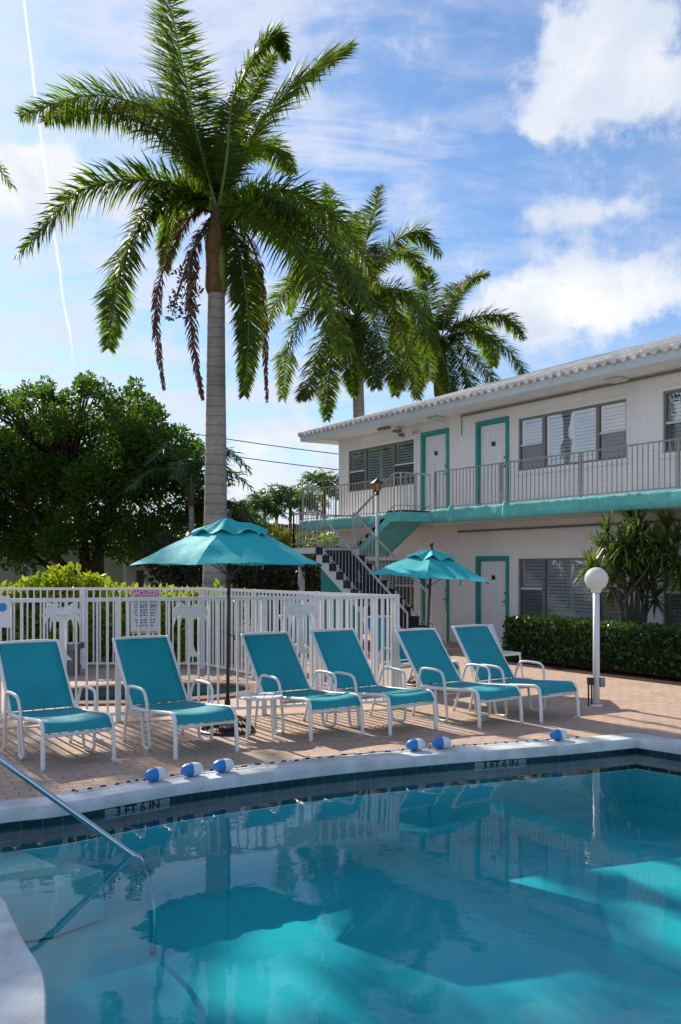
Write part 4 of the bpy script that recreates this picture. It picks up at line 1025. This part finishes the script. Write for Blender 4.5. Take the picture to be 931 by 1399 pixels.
palm_at('palm_tree','rightmost background palm with an orange brown shaft above the roof',37,(599,777),(603,462),[
([(590,430),(583,390),(582,366)],1.5,.85,.3),([(615,420),(640,385),(667,374)],1.0,.8,.4,),([(580,430),(562,410),(556,400)],.5,.8,.5),
([(630,440),(670,430),(700,440),(716,462)],0,.9,.6),([(630,455),(670,460),(705,490),(718,520)],-1,.9,.7),([(625,465),(650,490),(675,520),(688,545)],-1.5,.9,.8),
([(612,470),(632,500),(645,530),(650,548)],-1.5,.85,.8),([(585,455),(560,460),(545,500),(540,540)],-1,.9,.8),([(590,465),(575,500),(568,540)],-1,.8,.8),([(600,470),(612,510),(618,545)],-2,.8,.8),
([(585,440),(560,435),(545,450),(535,480)],2,.85,.6),([(612,430),(620,395),(640,390)],3,.8,.5),([(625,445),(650,445),(668,470),(675,500)],2.5,.9,.8),([(575,445),(562,480),(560,520)],2.5,.85,.8)],
.30,.24,'palm_leaf',n=310,shaft=2.4,lw=.042)
# palm standing left of the frame (its frond tip shows at the left edge) and others that throw the shade on deck and pool
def radial(C,L_,n,seed,up=.5):
    rnd=random.Random(seed); out=[]
    for i in range(n):
        a=2*PI*i/n+rnd.uniform(-.25,.25); e=rnd.uniform(-.5,1.1)
        d=Vector((math.cos(a),math.sin(a),0)); u=Vector((0,0,1)); l=L_*rnd.uniform(.85,1.1)
        out.append([C,C+d*l*.3*math.cos(e*.8)+u*l*.28*math.sin(e+.5),C+d*l*.62*math.cos(e*.7)+u*l*.38*math.sin(e+.25),C+d*l*.92*math.cos(e*.5)+u*l*(.32*math.sin(e)-.18)])
    return out
def palm_world(label,base,h,L_,n,seed,r0=.22,lm='palm_leaf',ll=.65,nl=170,grp=None,name='palm_tree',lw=.045):
    base=Vector(base); C=base+Vector((0,0,h)); r=thing(name,label,'palm tree',base,0,grp)
    palm_trunk(r,base,C-Vector((0,0,min(1.2,h*.2))),r0,r0*.7)
    b=MB(); b.tube([C-Vector((0,0,min(1.2,h*.2))),C-Vector((0,0,h*.08)),C],[r0*.8,r0*.85,r0*.4],10); b.build('crownshaft','crownshaft_brown',r,smooth=True)
    for i,P in enumerate(radial(C,L_,n,seed)): frond('frond',P,lm,r,nl,ll,.6,lw,1,.1,.03,.7,seed=seed*31+i)
palm_world('palm just outside the left edge whose frond tip pokes into the sky',(-12.4,22,0),12.2,4.5,17,5)
# big broadleaf tree at the left
def tree(label,base,trunk_pts,clumps,leafn,ls,leafm='tree_leaf',seed=1,r=.2,name='broadleaf_tree',limbs=None,grp=None):
    random.seed(seed); t=thing(name,label,'tree',base,0,grp); m=MB()
    for P,r0,r1 in trunk_pts:
        pp=spline(P,16); m.tube(pp,[r0+(r1-r0)*i/16 for i in range(17)],9)
    for c,rad in clumps:
        s=min((p for P,_,_ in trunk_pts for p in spline(P,6)[3:]),key=lambda p:(p-c).length)
        m.tube(spline([s,s.lerp(c,.5)+Vector((0,0,random.uniform(-.2,.3))),c],6),[.05,.045,.04,.03,.025,.018,.01],5)
    m.build('trunk','tree_bark',t,smooth=True)
    m=MB()
    for c,rad in clumps: leafball(m,c,rad,int(leafn*rad*rad),ls,.85,.25)
    m.build('crown',leafm,t); return t
YT=27.0
cl=[]; random.seed(11)
outline=[(0,560,45),(40,545,45),(80,530,40),(115,525,40),(150,535,42),(190,535,42),(215,560,40),(240,590,35),(250,625,35),(255,665,35),(235,700,38),(-40,590,50),(-80,640,50),
(0,610,50),(50,600,55),(100,590,55),(150,590,55),(195,610,50),(20,660,50),(70,650,50),(120,645,50),(170,660,50),(210,660,42),(0,710,45),(50,705,45),(100,700,42),(150,705,40),(195,715,38),(235,735,26),(-30,740,42),(20,752,26),(70,742,26),(265,705,24),(-60,700,50),(30,735,34),(75,725,36),(125,728,34),(170,735,34),(-120,620,60),(-130,690,55),(205,742,24)]
for (x,y,r_) in outline:
    for s in range(3):
        c=A(x+random.uniform(-14,14),y+(54 if y<600 else 8)+random.uniform(-10,10),YT+random.uniform(-1.9,1.9)); cl.append((c,r_/F*YT*random.uniform(.5,.98)))
for _ in range(90):
    t=random.random(); x=-60+t*330; yt=580-28*math.sin(max(0,min(1,(x+60)/330))*PI)+ (max(0,x-200)*.9)+12*math.sin(x*.09)
    cl.append((A(x,yt-random.uniform(0,26),YT+random.uniform(-1.5,1.5)),random.uniform(.16,.34)))
bt=A(118,812,YT); bt.z=0
tree('large dark leafy tree with several leaning trunks left of the tallest palm',bt,
[([bt,A(112,800,YT),A(75,760,YT-.3),A(45,700,YT-.4)],.20,.08),([bt,A(118,790,YT),A(112,720,YT),A(100,640,YT)],.22,.08),([bt+Vector((.1,0,0)),A(128,780,YT),A(150,710,YT+.2),A(170,640,YT+.3)],.18,.07),
([bt+Vector((.2,.1,0)),A(138,780,YT),A(140,700,YT-.5),A(200,650,YT-.4)],.12,.05),([bt+Vector((-.1,.1,0)),A(95,790,YT),A(60,770,YT+.5),A(5,720,YT+.4)],.14,.05)],cl,1750,.125,seed=4)
# darker shrubs and small palms between tree and stairs
def bush(label,base,clumps,n,ls,m_,seed,name='shrub',grp=None,cat='shrub'):
    random.seed(seed); t=thing(name,label,cat,base,0,grp); b=Vector(base); m=MB()
    for c,rad in clumps: m.tube([b+Vector((random.uniform(-.1,.1),0,0)),c],[.03,.01],5)
    m.build('stems','twig_bark',t); m=MB()
    for c,rad in clumps: leafball(m,c,rad,int(n*rad*rad*4),ls,.9,.2)
    m.build('foliage',m_,t); return t
def clumps(x0,x1,y0,y1,Y,dY,n,r_):
    return [(A(random.uniform(x0,x1),random.uniform(y0,y1),Y+random.uniform(-dY,dY)),r_*random.uniform(.7,1.3)) for _ in range(n)]
def floor(p): p=Vector(p); p.z=0; return p
palm_world('small palm with upright fronds between the big tree and the grey trunk',floor(A(262,777,25)),4.3,1.9,15,21,.10,'palm_leaf_far',.5,45,lw=.05)
palm_world('small shaggy palm peeking out right of the grey trunk',floor(A(312,777,26)),3.0,1.5,16,22,.14,'palm_leaf_far',.5,45,lw=.05)
random.seed(31)
bush('dark bushes under the large tree and behind the sign',floor(A(245,790,24)),clumps(218,290,745,800,24,.8,24,.42),220,.13,'dark_leaf',3)
bush('dark reddish shrub behind the larger umbrella pole',floor(A(370,790,23)),clumps(300,450,768,815,23,1.0,44,.40),220,.13,'dark_leaf',4)
bush('yellow and orange leaved shrub left of the stair landing',floor(A(385,777,29)),clumps(335,425,726,775,29,.7,34,.40),210,.15,'flower_leaf',5)
bush('leafy green shrub seen through the stair railings',floor(A(455,777,30)),clumps(425,520,730,775,30,.6,30,.40),200,.15,'croton_leaf',6)
# low hedge behind the spa
random.seed(41)
hc=[]
for i in range(64):
    t=i/63; x=-7.6+t*5.6; z0_=1.30+.07*math.sin(i*1.7)
    if -5.9<x<-4.2: z0_+=.28*math.sin((x+5.9)/1.7*PI)
    if x>-4.2: z0_-=.10
    for zz in (.35,.75,1.0,z0_-.12): hc.append((Vector((x+random.uniform(-.1,.1),17.1+random.uniform(-.3,.3),zz)),.27*random.uniform(.8,1.2)))
bush('bright yellow green hedge behind the far white fence','',[],0,0,'',0) if False else None
t=thing('yellow_hedge','bright yellow green hedge behind the far white fence','hedge',(-5,17.1,0)); m=MB(); random.seed(8)
for k in range(30): x=-7.5+k*.19; m.tube([(x,17.1,0),(x+random.uniform(-.2,.2),17.1,1.1)],[.03,.012],5)
m.build('stems','twig_bark',t); m=MB()
for c,rad in hc: leafball(m,c,rad,115,.12,1,.3,.6)
m.build('foliage','croton_leaf',t)
# clipped hedge in front of the ground floor
t=thing('clipped_hedge','dark green clipped hedge along the ground floor wall','hedge',B(12,1.7,0)); m=MB()
for k in range(40): u=9.2+k*.17; q=B(u,1.75+random.uniform(-.3,.3),0); m.tube([q,q+Vector((0,0,.6))],[.02,.01],4)
m.build('stems','twig_bark',t); m=MB(); random.seed(9)
for k in range(15000):
    u=random.uniform(9.05,16.2); f=random.random()
    if f<.42: v,z=2.2-random.random()**2*.25,random.uniform(.08,.80)
    elif f<.85: v,z=random.uniform(1.25,2.22),.80-random.random()**2*.2
    else: u=9.05+random.random()**2*.25; v,z=random.uniform(1.25,2.2),random.uniform(.08,.78)
    l=.035*noise.noise(Vector((u*2.2,v*2,z*2)))+.02*noise.noise(Vector((u*7,v*5,z*5)))
    p=B(u,v+l*1.5,z+l); a=Vector((random.gauss(0,1),random.gauss(0,1),random.gauss(.4,1))).normalized(); s=a.orthogonal().normalized(); s.rotate(Matrix.Rotation(random.uniform(0,6.28),3,a)); L_=random.uniform(.05,.10)
    m.add([p,p+a*L_*.45+s*L_*.36,p+a*L_,p+a*L_*.45-s*L_*.36],[(0,1,2,3)])
m.build('foliage','hedge_leaf',t)
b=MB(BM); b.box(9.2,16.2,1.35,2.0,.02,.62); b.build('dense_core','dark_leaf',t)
# dracaena in front of the right hand window
dr0=B(ux(871,1.0),1.0,0); t=thing('dracaena_plant','spiky dracaena with many leaf rosettes growing behind the clipped hedge','plant',dr0)
YD=dr0.y; stems=MB(); random.seed(12)
ros=[(830,727),(824,750),(871,722),(853,742),(896,741),(924,741),(809,772),(834,766),(877,752),(905,762),(896,818),(921,770),(846,782),(866,776),(888,780),(815,786),(860,708),(912,722),(838,800),(850,765),(862,758),(885,766),(842,756),(876,732),(906,747),(868,790),(930,790)]
for k,(x,y) in enumerate(ros):
    c=A(x,y,YD+random.uniform(-.5,.35)); 
    kk=k%6; fk=A(850+kk*7,835-(kk*13)%40,YD+(kk-3)*.08); stems.tube(spline([dr0+Vector(((kk-3)*.05,(kk%2)*.08,0)),fk,fk.lerp(c,.6)+Vector((0,0,.05)),c],12),[.03-.0015*i for i in range(13)],6)
    m=MB(); n=66
    for j in range(n):
        e=R(random.uniform(-55,85)); a=random.uniform(0,2*PI); d=Vector((math.cos(a)*math.cos(e),math.sin(a)*math.cos(e),math.sin(e))); L_=random.uniform(.36,.54); s=d.cross(Vector((0,0,1))).normalized()*.019
        g=Vector((0,0,-1)); p1_=c+d*L_*.4; p2=c+d*L_*.75+g*L_*.05; p3=c+d*L_+g*L_*.16
        m.add([c-s*.6,c+s*.6,p1_+s,p1_-s,p2+s*.7,p2-s*.7,p3],[(0,1,2,3),(3,2,4,5),(5,4,6)])
    m.build('leaf_rosette','dracaena_leaf',t)
stems.build('stem','twig_bark',t,smooth=True)
# ------------------------------------------------------------------ low buildings, fence and wires in the background
gb=thing('garden_building','low grey green building behind the large tree','building',A(60,800,31).xy.to_3d())
b=MB(); p=A(-260,777,31); q=A(172,777,31); b.box(p.x,q.x,31,36,0,EYE+(HY-745)/F*31); b.build('wall','grey_green_wall',gb)
b=MB(); a=A(31,770,30.94); c=A(45,800,30.94); b.box(a.x,c.x,30.9,30.999,.95,a.z); gw=b.build('window','pale_wall',gb)
b=MB(); a=A(36,770,30.9); b.box(a.x-.02,a.x+.03,30.87,30.899,.98,1.88); b.build('window_bar','sign_pink',gw) if False else None
b=MB(); p=A(168,742,30.7); q=A(176,742,30.7); b.box(p.x,q.x,30.7,31.3,0,p.z); b.build('pillar','pale_wall',gb)
sh=thing('white_shed','small pale shed with flat roof between the tree trunk and the umbrella','shed',A(192,790,29).xy.to_3d())
b=MB(); p=A(174,777,29); q=A(210,777,29); b.box(p.x,q.x,29,31,0,EYE+(HY-744)/F*29-.1); b.build('wall','pale_wall',sh)
b=MB(); b.box(p.x-.1,q.x+.25,28.8,31.2,EYE+(HY-744)/F*29-.095,EYE+(HY-744)/F*29); b.build('roof','fascia_paint',sh)
b=MB(); b.box(p.x+.3,q.x-.3,28.96,28.999,.9,1.7); b.build('window','screen_dark',sh)
wf=thing('wooden_fence','brown board fence behind the yellow shrub','fence',A(370,790,34).xy.to_3d())
b=MB(); p=A(300,777,34); q=A(440,777,34); x=p.x
while x<q.x: b.box(x,x+.14,34,34.03,0,3.4+random.uniform(-.02,.02)); x+=.15
b.build('boards','wood_fence',wf); b=MB(); b.box(p.x,q.x,34.031,34.09,2.9,3.0); b.box(p.x,q.x,34.031,34.09,.6,.7); b.build('rail','wood_fence',wf)
pl=thing('stone_bench','low grey stone bench inside the white fence','bench',(-4.75,15.2,0))
b=MB(); b.box(-5.1,-4.3,15.0,15.5,.42,.52); b.build('seat','stone_bench',pl,bevel=.01); b=MB(); b.box(-4.5,-4.36,15.05,15.45,0,.42); b.build('leg','stone_bench',pl); b=MB(); b.box(-5.0,-4.86,15.05,15.45,0,.42); b.build('leg','stone_bench',pl)
GP='distant feathery palms behind the board fence'
for i,(x,y,h_) in enumerate([(345,700,1.5),(362,695,1.6),(378,688,1.7),(397,684,1.8),(412,690,1.6)]):
    Yb=40+i*.8; c=A(x,y,Yb); palm_world(('slender','short','middle','tallest','last')[i]+' palm of the distant clump, '+('farthest left','second from left','in the middle','second from right','farthest right')[i],(c.x,Yb,0),c.z,h_,12,60+i,.09,'palm_leaf_far',.5,30,GP,lw=.06)
c=A(443,668,36); palm_world('pale young palm seen through the balcony railing beyond the building corner',(c.x,36,0),c.z,1.5,11,71,.1,'palm_leaf_far',.5,30,lw=.06)
# utility wires
for i,(x0,y0_,x1,y1_,lab) in enumerate([(255,592,470,623,'upper overhead wire in the sky left of the building'),(255,618,470,641,'lower overhead wire in the sky left of the building')]):
    p=A(x0-500,y0_-70,45); q=A(x1+500,y1_+70,45); P=[]
    for k in range(25): tt=k/24; v=p.lerp(q,tt); v.z-=1.6*4*tt*(1-tt)-1.6; P.append(v)
    b=MB(); b.tube(P,.022,5); o=b.build('overhead_wire','wire',None,loc=P[0]); tag(o,lab,'wire')
# distant treeline closing the horizon
random.seed(77); m=MB()
for k in range(420):
    a=random.uniform(-1.35,1.35); d_=random.uniform(75,110); h_=random.uniform(1.5,4.2); leafball(m,(d_*math.sin(a),d_*math.cos(a),h_*.5),h_*.75,90,.7,.8,.3)
tag(m.build('distant_treeline','dark_leaf'),'mass of distant trees on the horizon','trees',kind='stuff')
